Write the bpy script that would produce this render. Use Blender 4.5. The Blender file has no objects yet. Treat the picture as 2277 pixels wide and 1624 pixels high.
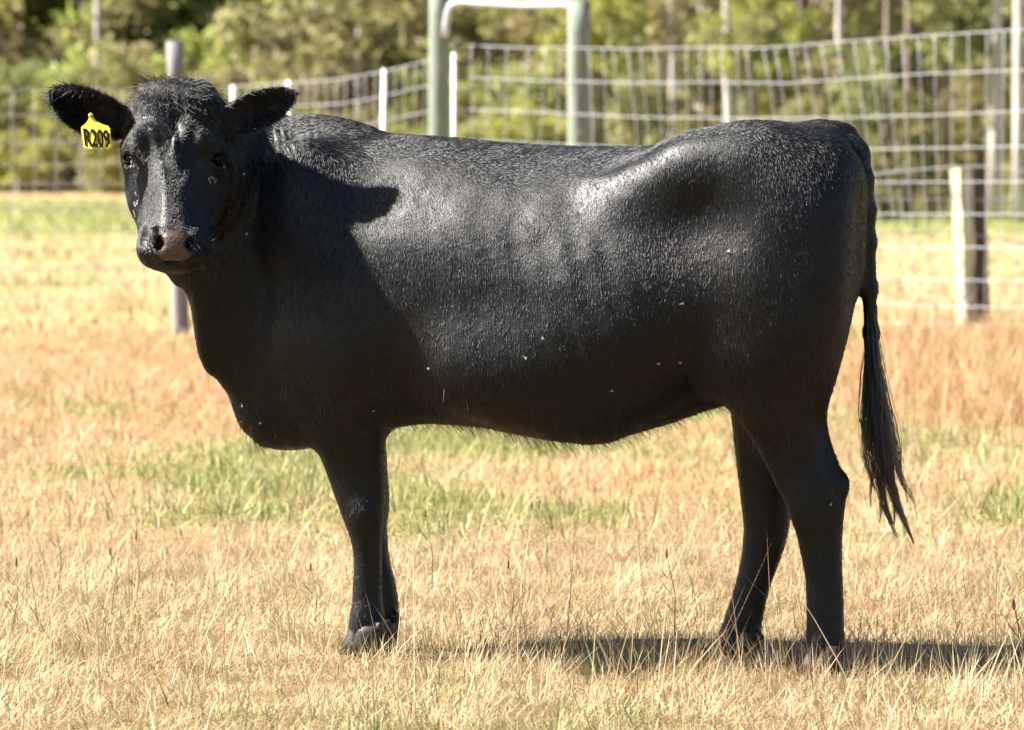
import bpy, math, random, time
import numpy as np
from mathutils import Vector, Matrix
from mathutils.bvhtree import BVHTree

T0 = time.time()
SC = bpy.context.scene
COL = SC.collection
rng = np.random.default_rng(7)
random.seed(7)

# ------------------------------------------------------------------ camera, sky, sun, exposure
CAM_H, CAM_Y, FPX, PW, PH = 1.27, -10.0, 9190.0, 2277.0, 1624.0   # photo measured at 2277 x 1624
HORIZON = 300.0
PITCH = math.atan((PH / 2 - HORIZON) / FPX)
cam_d = bpy.data.cameras.new('camera')
cam = bpy.data.objects.new('camera', cam_d)
COL.objects.link(cam)
cam.location = (0, CAM_Y, CAM_H)
cam.rotation_euler = (math.pi / 2 - PITCH, 0, 0)
cam_d.sensor_width = 36.0
cam_d.lens = FPX / PW * 36.0
cam_d.clip_start = 0.5
cam_d.clip_end = 1000
cam_d.dof.use_dof = True
cam_d.dof.focus_distance = 9.85
cam_d.dof.aperture_fstop = 5.8
SC.camera = cam

TO_SUN = Vector((-1.0, 0.03, 0.97)).normalized()
sun_el = math.asin(TO_SUN.z)
sun_d = bpy.data.lights.new('sun', 'SUN')
sun_d.energy = 5.0
sun_d.angle = math.radians(0.53)
sun_d.color = (1.0, 0.955, 0.88)
sun = bpy.data.objects.new('sun', sun_d)
COL.objects.link(sun)
sun.rotation_euler = (-TO_SUN).to_track_quat('-Z', 'Y').to_euler()
sun.location = (-20, 0, 20)

world = bpy.data.worlds.new('World')
SC.world = world
world.use_nodes = True
wn = world.node_tree
sky = wn.nodes.new('ShaderNodeTexSky')
sky.sky_type = 'NISHITA'
sky.sun_disc = False
sky.sun_elevation = sun_el
sky.sun_rotation = math.atan2(TO_SUN.x, TO_SUN.y)
wn.links.new(sky.outputs[0], wn.nodes['Background'].inputs[0])
wn.nodes['Background'].inputs[1].default_value = 0.05

SC.view_settings.view_transform = 'Standard'
SC.view_settings.look = 'None'
SC.view_settings.exposure = 2.28
SC.view_settings.gamma = 1.0
SC.view_settings.use_curve_mapping = False
SC.cycles.max_bounces = 6
SC.cycles.diffuse_bounces = 3
SC.cycles.glossy_bounces = 3
SC.cycles.transparent_max_bounces = 8
SC.cycles.use_denoising = True
SC.cycles.denoiser = 'OPENIMAGEDENOISE'
SC.cycles.denoising_input_passes = 'RGB_ALBEDO_NORMAL'
SC.cycles.sample_clamp_indirect = 4.0

CP, SP = math.cos(PITCH), math.sin(PITCH)
def at(px, py, Y):
    """world x, z of the photo point (px, py) on the vertical plane y = Y"""
    u = np.asarray(px, float) - PW / 2
    v = PH / 2 - np.asarray(py, float)
    t = (np.asarray(Y, float) - CAM_Y) / (FPX * CP + v * SP)
    return u * t, CAM_H + (v * CP - FPX * SP) * t
def P3(px, py, Y):
    x, z = at(px, py, Y)
    return Vector((float(x), float(Y), float(z)))
def ground_y(py):
    return CAM_H * FPX / (py - HORIZON) + CAM_Y

# ------------------------------------------------------------------ helpers
def tag(o, label=None, cat=None, group=None, kind=None):
    if label: o['label'] = label
    if cat: o['category'] = cat
    if group: o['group'] = group
    if kind: o['kind'] = kind
    return o
def link(name, data, parent=None, mat=None):
    o = bpy.data.objects.new(name, data)
    COL.objects.link(o)
    if parent is not None:
        o.parent = parent
        o.matrix_parent_inverse = parent.matrix_basis.inverted()
    if mat is not None and data is not None:
        data.materials.clear(); data.materials.append(mat)
    return o
def empty(name, loc, **k):
    o = link(name, None)
    o.location = loc
    o.empty_display_size = 0.1
    return tag(o, **k)
def np_mesh(name, V, faces_flat, counts, smooth=False, cols=None, attrs=None):
    V = np.ascontiguousarray(V, np.float32)
    counts = np.asarray(counts, np.int32)
    me = bpy.data.meshes.new(name)
    me.vertices.add(len(V)); me.vertices.foreach_set('co', V.ravel())
    me.loops.add(len(faces_flat)); me.loops.foreach_set('vertex_index', np.asarray(faces_flat, np.int32))
    me.polygons.add(len(counts))
    st = np.zeros(len(counts), np.int32); st[1:] = np.cumsum(counts)[:-1]
    me.polygons.foreach_set('loop_start', st)
    me.polygons.foreach_set('loop_total', counts)
    if smooth: me.polygons.foreach_set('use_smooth', np.ones(len(counts), bool))
    if cols is not None:
        a = me.attributes.new('col', 'FLOAT_COLOR', 'POINT')
        c = np.ones((len(V), 4), np.float32); c[:, :3] = cols
        a.data.foreach_set('color', c.ravel())
    for k, v in (attrs or {}).items():
        a = me.attributes.new(k, 'FLOAT', 'POINT')
        a.data.foreach_set('value', np.ascontiguousarray(v, np.float32))
    me.update(calc_edges=True)
    me.validate()
    return me
class MB:
    """collects simple solids into one mesh"""
    def __init__(s): s.v, s.f = [], []
    def add(s, vs, fs):
        b = len(s.v); s.v += [tuple(v) for v in vs]; s.f += [[i + b for i in f] for f in fs]
        return s
    def tube(s, pts, radii, n=8, caps=True, ell=None):
        pts = [Vector(p) for p in pts]
        if not hasattr(radii, '__len__'): radii = [radii] * len(pts)
        vs, fs = [], []
        up = None
        for i, p in enumerate(pts):
            d = (pts[min(i + 1, len(pts) - 1)] - pts[max(i - 1, 0)]).normalized()
            if up is None:
                up = Vector((0, 1, 0)) if abs(d.y) < 0.9 else Vector((1, 0, 0))
            a = (up - d * up.dot(d)).normalized(); b = d.cross(a); up = a
            for k in range(n):
                t = 2 * math.pi * k / n
                vs.append(p + (a * math.cos(t) + b * math.sin(t)) * radii[i])
        for i in range(len(pts) - 1):
            for k in range(n):
                fs.append([i * n + k, i * n + (k + 1) % n, (i + 1) * n + (k + 1) % n, (i + 1) * n + k])
        if caps:
            fs.append(list(range(n))[::-1]); fs.append([(len(pts) - 1) * n + k for k in range(n)])
        return s.add(vs, fs)
    def ball(s, c, r, n=8, m=6, rot=None):
        c = Vector(c); r = r if hasattr(r, '__len__') else (r, r, r)
        vs, fs = [], []
        for i in range(m + 1):
            ph = math.pi * i / m
            for k in range(n):
                t = 2 * math.pi * k / n
                q = Vector((r[0] * math.sin(ph) * math.cos(t), r[1] * math.sin(ph) * math.sin(t), r[2] * math.cos(ph)))
                if rot is not None: q = rot @ q
                vs.append(c + q)
        for i in range(m):
            for k in range(n):
                fs.append([i * n + k, (i + 1) * n + k, (i + 1) * n + (k + 1) % n, i * n + (k + 1) % n])
        return s.add(vs, fs)
    def mesh(s, name, smooth=True):
        me = bpy.data.meshes.new(name)
        me.from_pydata(s.v, [], s.f)
        if smooth: me.polygons.foreach_set('use_smooth', np.ones(len(s.f), bool))
        me.update()
        return me
    def build(s, name, mat, parent=None, smooth=True):
        return link(name, s.mesh(name, smooth), parent, mat)

def _hash(ix, iy, iz, seed):
    h = (ix.astype(np.int64) * 374761393 + iy.astype(np.int64) * 668265263 + iz.astype(np.int64) * 2147483647 + seed * 974634777) & 0xffffffff
    h = ((h ^ (h >> 13)) * 1274126177) & 0xffffffff
    h = ((h ^ (h >> 16)) * 2246822519) & 0xffffffff
    return ((h ^ (h >> 15)) & 0xffff).astype(np.float32) / 65535.0
def vnoise(p, scale, seed=0):
    """value noise in 0..1 at points p (n,3)"""
    q = np.asarray(p, np.float32) * scale
    i = np.floor(q).astype(np.int32); f = q - i; f = f * f * (3 - 2 * f)
    out = np.zeros(len(q), np.float32)
    for dx in (0, 1):
        for dy in (0, 1):
            for dz in (0, 1):
                w = (f[:, 0] if dx else 1 - f[:, 0]) * (f[:, 1] if dy else 1 - f[:, 1]) * (f[:, 2] if dz else 1 - f[:, 2])
                out += w * _hash(i[:, 0] + dx, i[:, 1] + dy, i[:, 2] + dz, seed)
    return out
def sstep(a, b, x):
    t = np.clip((x - a) / (b - a), 0, 1)
    return t * t * (3 - 2 * t)

class NT:
    def __init__(s, name):
        s.m = bpy.data.materials.new(name); s.m.use_nodes = True
        s.t = s.m.node_tree; s.t.nodes.clear()
        s.out = s.n('OutputMaterial')
    def n(s, kind, **inp):
        nd = s.t.nodes.new('ShaderNode' + kind)
        for k, v in inp.items():
            k = k.replace('_', ' ')
            if k in nd.inputs: s.set(nd.inputs[k], v)
            else: setattr(nd, k.replace(' ', '_'), v)
        return nd
    def set(s, sock, v):
        if isinstance(v, bpy.types.NodeSocket): s.t.links.new(v, sock)
        else: sock.default_value = v
    def ramp(s, fac, stops):
        r = s.n('ValToRGB'); s.set(r.inputs[0], fac)
        e = r.color_ramp.elements
        while len(e) < len(stops): e.new(0.5)
        for el, (p, c) in zip(e, stops):
            el.position = p; el.color = (*c, 1) if len(c) == 3 else c
        return r.outputs[0]
    def noise(s, vec, scale, detail=4, rough=0.55, dist=0.0):
        nd = s.n('TexNoise', Scale=scale, Detail=detail, Roughness=rough, Distortion=dist)
        if vec is not None: s.set(nd.inputs['Vector'], vec)
        return nd.outputs['Fac']
    def obj(s, scale=(1, 1, 1)):
        c = s.n('TexCoord'); m = s.n('Mapping'); s.set(m.inputs['Vector'], c.outputs['Object'])
        m.inputs['Scale'].default_value = scale
        return m.outputs[0]
    def mix(s, fac, a, b, mode='MIX'):
        nd = s.t.nodes.new('ShaderNodeMix'); nd.data_type = 'RGBA'; nd.blend_type = mode
        s.set(nd.inputs[0], fac); s.set(nd.inputs[6], a if not isinstance(a, tuple) else (*a, 1)); s.set(nd.inputs[7], b if not isinstance(b, tuple) else (*b, 1))
        return nd.outputs[2]
    def math(s, op, a, b=0.0):
        nd = s.t.nodes.new('ShaderNodeMath'); nd.operation = op
        s.set(nd.inputs[0], a); s.set(nd.inputs[1], b)
        return nd.outputs[0]
    def bsdf(s, color, rough=0.6, spec=0.5, metal=0.0, bump=None, bs=0.3, bd=0.005, coat=0.0):
        b = s.n('BsdfPrincipled')
        s.set(b.inputs['Base Color'], (*color, 1) if isinstance(color, tuple) else color)
        s.set(b.inputs['Roughness'], rough); s.set(b.inputs['Metallic'], metal)
        s.set(b.inputs['Specular IOR Level'], spec); s.set(b.inputs['Coat Weight'], coat)
        if bump is not None:
            bp = s.n('Bump', Strength=bs, Distance=bd); s.set(bp.inputs['Height'], bump)
            s.set(b.inputs['Normal'], bp.outputs[0])
        return b.outputs[0]
    def done(s, shader):
        s.t.links.new(shader, s.out.inputs['Surface'])
        return s.m

def mat_grass():
    t = NT('dry_grass'); c = t.n('Attribute', attribute_name='col').outputs['Color']
    d = t.n('BsdfPrincipled', Roughness=0.55); t.set(d.inputs['Base Color'], c); d.inputs['Specular IOR Level'].default_value = 0.25
    tr = t.n('BsdfTranslucent'); t.set(tr.inputs['Color'], c)
    m = t.n('MixShader', Fac=0.28); t.t.links.new(d.outputs[0], m.inputs[1]); t.t.links.new(tr.outputs[0], m.inputs[2])
    return t.done(m.outputs[0])
def mat_ground():
    t = NT('paddock_ground'); c = t.n('Attribute', attribute_name='col').outputs['Color']
    o = t.obj()
    n1 = t.noise(o, 9, 8, 0.7); n2 = t.noise(t.obj((60, 25, 1)), 1, 5, 0.7)
    k = t.ramp(n1, [(0.28, (0.55, 0.5, 0.45)), (0.5, (0.95, 0.95, 0.93)), (0.75, (1.25, 1.2, 1.1))])
    c2 = t.mix(1.0, c, k, 'MULTIPLY')
    k2 = t.ramp(n2, [(0.3, (0.7, 0.66, 0.6)), (0.65, (1.1, 1.1, 1.1))])
    return t.done(t.bsdf(t.mix(0.8, c2, k2, 'MULTIPLY'), 0.95, 0.1, bump=n2, bs=0.6, bd=0.03))
def mat_leaf(name, c0, c1, c2):
    t = NT(name)
    a = t.n('Attribute', attribute_name='col').outputs['Fac']
    r = t.n('ObjectInfo').outputs['Random']
    c = t.ramp(a, [(0.0, c0), (0.5, c1), (1.0, c2)])
    h = t.n('HueSaturation'); t.set(h.inputs['Color'], c)
    t.set(h.inputs['Hue'], t.math('ADD', t.math('MULTIPLY', r, 0.06), 0.47))
    t.set(h.inputs['Value'], t.math('ADD', t.math('MULTIPLY', r, 0.35), 0.95))
    d = t.n('BsdfPrincipled', Roughness=0.5); t.set(d.inputs['Base Color'], h.outputs[0]); d.inputs['Specular IOR Level'].default_value = 0.3
    tr = t.n('BsdfTranslucent'); t.set(tr.inputs['Color'], h.outputs[0])
    m = t.n('MixShader', Fac=0.5); t.t.links.new(d.outputs[0], m.inputs[1]); t.t.links.new(tr.outputs[0], m.inputs[2])
    return t.done(m.outputs[0])
def mat_bark(name, c0, c1, c2):
    t = NT(name); n1 = t.noise(t.obj((6, 6, 1.2)), 1, 6, 0.65)
    r = t.n('ObjectInfo').outputs['Random']
    c = t.ramp(n1, [(0.3, c0), (0.5, c1), (0.68, c2)])
    return t.done(t.bsdf(c, 0.85, 0.2, bump=n1, bs=0.5, bd=0.02))
def mat_post(name, c0, c1, c2, moss=None):
    t = NT(name); g = t.noise(t.obj((38, 38, 2.2)), 1, 6, 0.65); n2 = t.noise(t.obj((5, 5, 4)), 1, 4)
    c = t.ramp(g, [(0.3, c0), (0.5, c1), (0.72, c2)])
    if moss: c = t.mix(t.ramp(n2, [(0.42, (0, 0, 0)), (0.6, (1, 1, 1))]), c, moss)
    return t.done(t.bsdf(c, 0.85, 0.2, bump=g, bs=0.7, bd=0.008))
def mat_plain(name, c, rough=0.5, spec=0.5, metal=0.0, var=0.25, sc=30, coat=0.0):
    t = NT(name); n1 = t.noise(t.obj(), sc, 5, 0.6)
    col = t.ramp(n1, [(0.3, tuple(x * (1 - var) for x in c)), (0.7, tuple(min(1, x * (1 + var)) for x in c))])
    return t.done(t.bsdf(col, rough, spec, metal, bump=n1, bs=0.15, bd=0.001, coat=coat))
def mat_galv():
    t = NT('galvanised_wire'); n1 = t.noise(t.obj((3, 3, 3)), 6, 4)
    c = t.ramp(n1, [(0.3, (0.25, 0.265, 0.275)), (0.7, (0.38, 0.40, 0.41))])
    return t.done(t.bsdf(c, 0.6, 0.4, 0.0))
def mat_pipe():
    t = NT('galvanised_pipe'); n1 = t.noise(t.obj(), 4, 5)
    c = t.ramp(n1, [(0.3, (0.36, 0.375, 0.39)), (0.62, (0.54, 0.555, 0.575)), (0.7, (0.3, 0.15, 0.07))])
    return t.done(t.bsdf(c, 0.4, 0.5, 0.2))
def mat_fur():
    t = NT('black_fur')
    h = t.t.nodes.new('ShaderNodeBsdfHairPrincipled')
    h.parametrization = 'COLOR'
    c = t.n('Attribute', attribute_name='tint').outputs['Color']
    t.set(h.inputs['Color'], c)
    h.inputs['Roughness'].default_value = 0.25
    h.inputs['Radial Roughness'].default_value = 0.55
    h.inputs['Coat'].default_value = 0.0
    h.inputs['IOR'].default_value = 1.39
    h.inputs['Random Roughness'].default_value = 0.3
    h.inputs['Offset'].default_value = math.radians(2)
    return t.done(h.outputs[0])
def mat_skin():
    t = NT('black_hide')
    nose = t.n('Attribute', attribute_name='nose').outputs['Fac']
    n1 = t.noise(t.obj(), 260, 3, 0.6); n2 = t.noise(t.obj(), 30, 4)
    vo = t.n('TexVoronoi', Scale=230.0); 
    pad = t.ramp(n2, [(0.3, (0.034, 0.02, 0.013)), (0.7, (0.08, 0.045, 0.026))])
    c = t.mix(nose, (0.0022, 0.002, 0.0019), pad)
    b = t.n('BsdfPrincipled'); t.set(b.inputs['Base Color'], c)
    t.set(b.inputs['Roughness'], t.math('SUBTRACT', 0.385, t.math('MULTIPLY', nose, 0.02)))
    t.set(b.inputs['Specular IOR Level'], t.math('ADD', 0.225, t.math('MULTIPLY', nose, 0.18)))
    bp = t.n('Bump', Strength=0.5, Distance=0.002)
    t.set(bp.inputs['Height'], t.mix(nose, n1, vo.outputs['Distance']))
    t.set(b.inputs['Normal'], bp.outputs[0])
    return t.done(b.outputs[0])
def mat_hoof():
    t = NT('horn'); g = t.noise(t.obj((8, 8, 60)), 4, 5)
    c = t.ramp(g, [(0.3, (0.009, 0.0075, 0.006)), (0.7, (0.034, 0.024, 0.017))])
    return t.done(t.bsdf(c, 0.5, 0.4, bump=g, bs=0.4, bd=0.002))
M = dict(grass=mat_grass(), ground=mat_ground(),
         gum=mat_leaf('gum_leaf', (0.120, 0.128, 0.044), (0.200, 0.200, 0.072), (0.280, 0.272, 0.112)),
         shrub=mat_leaf('bright_shrub_leaf', (0.172, 0.183, 0.039), (0.265, 0.265, 0.066), (0.359, 0.343, 0.109)),
         scrub=mat_leaf('dull_scrub_leaf', (0.148, 0.139, 0.057), (0.230, 0.209, 0.086), (0.328, 0.287, 0.139)),
         bark=mat_bark('pale_gum_bark', (0.202, 0.158, 0.144), (0.374, 0.324, 0.302), (0.490, 0.446, 0.418)),
         dbark=mat_bark('brown_bark', (0.06, 0.045, 0.035), (0.14, 0.105, 0.085), (0.24, 0.19, 0.16)),
         post=mat_post('treated_pine', (0.094, 0.108, 0.086), (0.194, 0.209, 0.180), (0.274, 0.288, 0.252), (0.158, 0.187, 0.130)),
         grey=mat_post('grey_pine', (0.08, 0.072, 0.066), (0.18, 0.17, 0.16), (0.28, 0.27, 0.26)),
         split=mat_post('split_hardwood', (0.144, 0.115, 0.086), (0.302, 0.281, 0.216), (0.418, 0.396, 0.310), (0.374, 0.374, 0.202)),
         darkwood=mat_post('black_weathered_wood', (0.025, 0.02, 0.016), (0.07, 0.055, 0.042), (0.15, 0.12, 0.09)),
         galv=mat_galv(), pipe=mat_pipe(),
         rust=mat_plain('weathered_wire', (0.3, 0.29, 0.285), 0.6, 0.4),
         white=mat_plain('white_plastic', (0.6, 0.6, 0.57), 0.45, var=0.06),
         yellow=mat_plain('yellow_tag', (0.56, 0.42, 0.012), 0.4, 0.5, var=0.1, sc=60),
         ink=mat_plain('black_ink', (0.006, 0.006, 0.006), 0.95, 0.05),
         fur=mat_fur(), skin=mat_skin(), hoof=mat_hoof(),
         eye=mat_plain('dark_eye', (0.005, 0.0035, 0.003), 0.38, 0.15, var=0.3, coat=0.0),
         lid=mat_plain('eyelid_skin', (0.005, 0.0045, 0.004), 0.8, 0.12),
         fly=mat_plain('fly_body', (0.03, 0.028, 0.025), 0.35, 0.5), wing=mat_plain('fly_wing', (0.32, 0.3, 0.27), 0.3, 0.6, var=0.1),
         stem=mat_plain('weed_stem', (0.09, 0.12, 0.03), 0.6, 0.3), seed=mat_plain('weed_head', (0.17, 0.15, 0.06), 0.8, 0.2),
         puff=mat_plain('seed_puff', (0.72, 0.64, 0.52), 0.9, 0.1), petal=mat_plain('yellow_petal', (0.75, 0.5, 0.02), 0.6, 0.2))

# ------------------------------------------------------------------ ground and its colour field
def field(x, y):
    """albedo of the paddock (straw, orange dead grass, green patches) and its greenness"""
    d = y - CAM_Y
    p = np.stack([x * 1.15, y * 0.62, np.zeros_like(x)], 1)
    n1 = vnoise(p, 0.9, 3); n2 = vnoise(p, 2.6, 5); n3 = vnoise(p, 7.5, 9)
    n = 0.55 * n1 + 0.3 * n2 + 0.15 * n3
    g = sstep(0.47, 0.69, n)
    g *= np.interp(d, [8, 10, 11.5, 14, 17, 22, 30, 40, 52, 60, 76, 82, 100], [0.55, 0.42, 0.55, 0.95, 0.95, 0.5, 0.4, 0.5, 0.6, 0.2, 0.2, 0.1, 0])
    band = sstep(48, 57, d + 3 * (n1 - .5)) * (1 - sstep(74, 82, d))
    g = np.maximum(g, band * 0.85)
    o = np.interp(d, [8, 12, 16, 19, 24, 28, 36, 45], [0.36, 0.3, 0.3, 0.85, 0.95, 0.55, 0.1, 0.0])
    o = np.clip(o + (vnoise(p, 1.7, 21) - 0.5) * 0.9, 0, 1)
    straw = np.array([0.41, 0.318, 0.162]); orange = np.array([0.415, 0.245, 0.122]); green = np.array([0.255, 0.25, 0.085])
    c = straw + (orange - straw) * o[:, None]
    c = c + (green - c) * g[:, None]
    c = c + (np.array([0.225, 0.262, 0.075]) - c) * (band * 0.75)[:, None]
    return c, g
def height(x, y):
    p = np.stack([x, y, np.zeros_like(x)], 1)
    h = (vnoise(p, 0.8, 31) - 0.5) * 0.03
    d = y - CAM_Y
    hill = np.where(d > 96, (d - 96) * 0.16 + ((d - 96) / 40) ** 2 * 2.0, 0)
    return h + hill
def axis(vals):
    out = []
    for (a, b, n) in vals: out += list(np.linspace(a, b, n, endpoint=False))
    return np.array(out + [vals[-1][1]])
gx = axis([(-400, -40, 18), (-40, -8, 32), (-8, -2.5, 44), (-2.5, 2.5, 100), (2.5, 8, 44), (8, 40, 32), (40, 400, 18)])
gy = axis([(-60, -4, 20), (-4, 6, 160), (6, 30, 120), (30, 90, 90), (90, 150, 30), (150, 400, 20)])
GX, GY = np.meshgrid(gx, gy)
xf, yf = GX.ravel(), GY.ravel()
gc, gg = field(xf, yf)
dd = yf - CAM_Y
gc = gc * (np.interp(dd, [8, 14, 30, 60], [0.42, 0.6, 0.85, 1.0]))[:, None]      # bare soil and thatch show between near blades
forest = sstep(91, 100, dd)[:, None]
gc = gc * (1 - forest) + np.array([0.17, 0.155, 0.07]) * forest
V = np.stack([xf, yf, height(xf, yf)], 1)
nx, ny = len(gx), len(gy)
I = (np.arange(ny - 1)[:, None] * nx + np.arange(nx - 1)[None, :]).ravel()
F = np.stack([I, I + 1, I + nx + 1, I + nx], 1)
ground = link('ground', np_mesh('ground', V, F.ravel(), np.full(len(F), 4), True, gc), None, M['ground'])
tag(ground, 'sunlit dry paddock ground running back to the wooded slope', kind='structure')

def blades(n, xy_fn, hmean, w, seed, flat=0.5, green_gain=1.0, pal=None):
    r = np.random.default_rng(seed)
    x, y = xy_fn(r, n)
    c, g = field(x, y)
    isg = r.random(len(x)) < np.clip(g * green_gain + 0.05, 0, 0.85)
    k = r.random((len(x), 1))
    pal = np.array(pal) if pal is not None else np.array([[0.78, 0.68, 0.48], [0.3, 0.19, 0.11], [0.72, 0.60, 0.38], [0.60, 0.44, 0.23], [0.56, 0.34, 0.2], [0.70, 0.54, 0.38], [0.42, 0.27, 0.16], [0.64, 0.45, 0.28], [0.70, 0.56, 0.36]])
    pc = pal[r.integers(0, len(pal), len(x))] * (0.72 if len(pal) > 3 else 1.0)
    cw = 0.66 if seed in (12, 13) else 0.42
    col = c * cw + pc * (1 - cw) if len(pal) > 3 else pc.copy()
    col = col * (0.72 + 0.5 * k)
    gp = 0.72 * np.array([[0.25, 0.27, 0.075], [0.37, 0.36, 0.12], [0.14, 0.18, 0.055], [0.47, 0.43, 0.18]])[r.integers(0, 4, len(x))]
    col[isg] = gp[isg]
    tall = vnoise(np.stack([x, y, x * 0], 1), 2.2, 77)
    h = hmean * (0.45 + 0.9 * tall) * r.gamma(6, 1 / 6, len(x))
    az = vnoise(np.stack([x, y, x * 0], 1), 5.0, 78) * 4 * np.pi + r.normal(0, 1.0, len(x))
    lean = np.where(r.random(len(x)) < flat, r.uniform(1.0, 2.1, len(x)), r.uniform(0.1, 0.8, len(x)))
    bend = r.uniform(-0.2, 0.9, len(x))
    ww = w * r.uniform(0.5, 1.35, len(x)) * np.where(isg, 1.3, 1)
    z0 = height(x, y) - 0.004
    ts = [0.0, 0.4, 0.75, 1.0]
    pos = np.stack([x, y, z0], 1)
    sidea = az + np.pi / 2 + r.uniform(-0.9, 0.9, len(x))
    side = np.stack([np.cos(sidea), np.sin(sidea), r.uniform(-0.3, 0.3, len(x))], 1)
    rows = []
    cur = pos.copy(); prev = 0
    for i, t in enumerate(ts):
        if i:
            th = lean * 0.75 + bend * t * 0.8
            th = np.minimum(th, 1.5)
            step = (t - prev) * h * 1.25
            cur = cur + np.stack([np.sin(th) * np.cos(az) * step, np.sin(th) * np.sin(az) * step, np.cos(th) * step], 1)
        prev = t
        wt = ww * [1.0, 0.9, 0.6, 0.0][i]
        if i < 3: rows += [cur - side * (wt / 2)[:, None], cur + side * (wt / 2)[:, None]]
        else: rows += [cur]
    Vb = np.stack(rows, 1).reshape(-1, 3)
    b = np.arange(len(x), dtype=np.int32)[:, None] * 7
    tri = np.array([0, 1, 3, 0, 3, 2, 2, 3, 5, 2, 5, 4, 4, 5, 6], np.int32)
    Fb = (b + tri).ravel()
    colv = np.repeat(col, 7, 0)
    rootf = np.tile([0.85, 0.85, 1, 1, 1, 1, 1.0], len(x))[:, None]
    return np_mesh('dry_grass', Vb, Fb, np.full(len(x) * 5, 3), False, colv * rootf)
def wedge(d0, d1, pw=1.0, margin=1.25):
    def fn(r, n):
        u = r.random(n)
        d = np.sqrt(d0 ** 2 + u * (d1 ** 2 - d0 ** 2)) if pw == 1 else d0 + (d1 - d0) * u ** pw
        x = (r.random(n) - 0.5) * d * (PW / FPX) * margin
        return x, d + CAM_Y
    return fn
def strip_front(r, n):
    px = 720 + 1680 * r.random(n) ** .85
    d = np.interp(px, [560, 1060, 1600, 2400], [9.95, 9.85, 9.6, 9.25]) + r.normal(0, 0.11, n)
    return (px - PW / 2) / FPX * d, d + CAM_Y
def rusty(r, n):
    d = 17.5 + 8.5 * r.random(n)
    px = 1880 + 480 * r.random(n) ** .8
    return (px - PW / 2) / FPX * d, d + CAM_Y
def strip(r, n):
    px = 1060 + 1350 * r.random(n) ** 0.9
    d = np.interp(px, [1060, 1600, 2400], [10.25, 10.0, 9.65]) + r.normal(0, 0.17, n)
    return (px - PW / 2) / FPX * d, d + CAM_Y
for nm, lb, args in (('dry_grass', 'short bleached grass and straw in the foreground round the hooves', (300000, wedge(8.2, 12.6, 1, 1.65), 0.039, 0.0021, 11, 0.82)),
                     ('dry_grass', 'dry pasture grass behind the heifer, softly out of focus', (180000, wedge(12.4, 27, 0.8, 1.75), 0.055, 0.0042, 12, 0.62)),
                     ('dry_grass', 'far strip of sunlit pasture running to the trees', (140000, wedge(26, 84, 1.0, 2.0), 0.075, 0.014, 13, 0.5, 0.8)),
                     ('tall_straw', 'loose stand of taller bleached seed stalks over the short grass', (3000, wedge(8.3, 14), 0.15, 0.0018, 14, 0.3)),
                     ('rusty_grass', 'taller rusty dead grass below the split post at the right', (7000, rusty, 0.15, 0.0042, 17, 0.4, 0.3, [[.62, .36, .18], [.66, .42, .22], [.52, .29, .15], [.68, .5, .28]])),
                     ('tall_straw', 'sunlit straw standing up in front of the shaded strip', (2500, strip_front, 0.08, 0.0019, 16, 0.5)),
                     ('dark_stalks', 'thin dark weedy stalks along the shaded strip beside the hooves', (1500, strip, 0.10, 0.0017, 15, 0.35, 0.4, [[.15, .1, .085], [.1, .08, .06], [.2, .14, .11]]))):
    g_ = link(nm, blades(*args), None, M['grass'])
    tag(g_, lb, 'grass', kind='stuff')
print('grass', time.time() - T0)

# ------------------------------------------------------------------ trees and shrubs of the wooded slope
def crown_mesh(name, seed, n, clumps, leaf, shape):
    """leaf-sized faces gathered in clumps through the crown's volume"""
    r = np.random.default_rng(seed)
    q = r.normal(size=(clumps, 3)); q /= np.linalg.norm(q, axis=1)[:, None]
    cen = q * (r.random((clumps, 1)) ** 0.45) * np.array(shape)
    cr = r.uniform(0.16, 0.34, clumps) * min(shape)
    ci = r.integers(0, clumps, n)
    dv = r.normal(size=(n, 3)); dv /= np.linalg.norm(dv, axis=1)[:, None]
    p = cen[ci] + dv * (cr[ci] * r.random(n) ** 0.4)[:, None] * np.array([1.15, 1.15, 0.8])
    a = r.normal(size=(n, 3)) + dv * 0.5; a /= np.linalg.norm(a, axis=1)[:, None]
    b = np.cross(a, r.normal(size=(n, 3))); b /= np.linalg.norm(b, axis=1)[:, None]
    L = leaf * r.uniform(0.6, 1.4, n)[:, None]
    V = np.stack([p - a * L, p + b * L * 0.38, p + a * L, p - b * L * 0.38], 1).reshape(-1, 3)
    F = np.arange(4 * n)
    tone = np.clip(0.5 + 0.5 * (r.random(clumps)[ci] - 0.5) + r.normal(0, 0.2, n), 0, 1)
    return np_mesh(name, V, F, np.full(n, 4), False, np.repeat(tone, 4)[:, None] * np.ones(3))
shrub_cr = [crown_mesh('crown', 100 + i, 2300, 30, 0.095, (1.25, 1.2, 1.45)) for i in range(5)]
tree_cr = [crown_mesh('crown', 200 + i, 2200, 36, 0.12, (1.9, 1.8, 1.5)) for i in range(3)]
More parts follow.
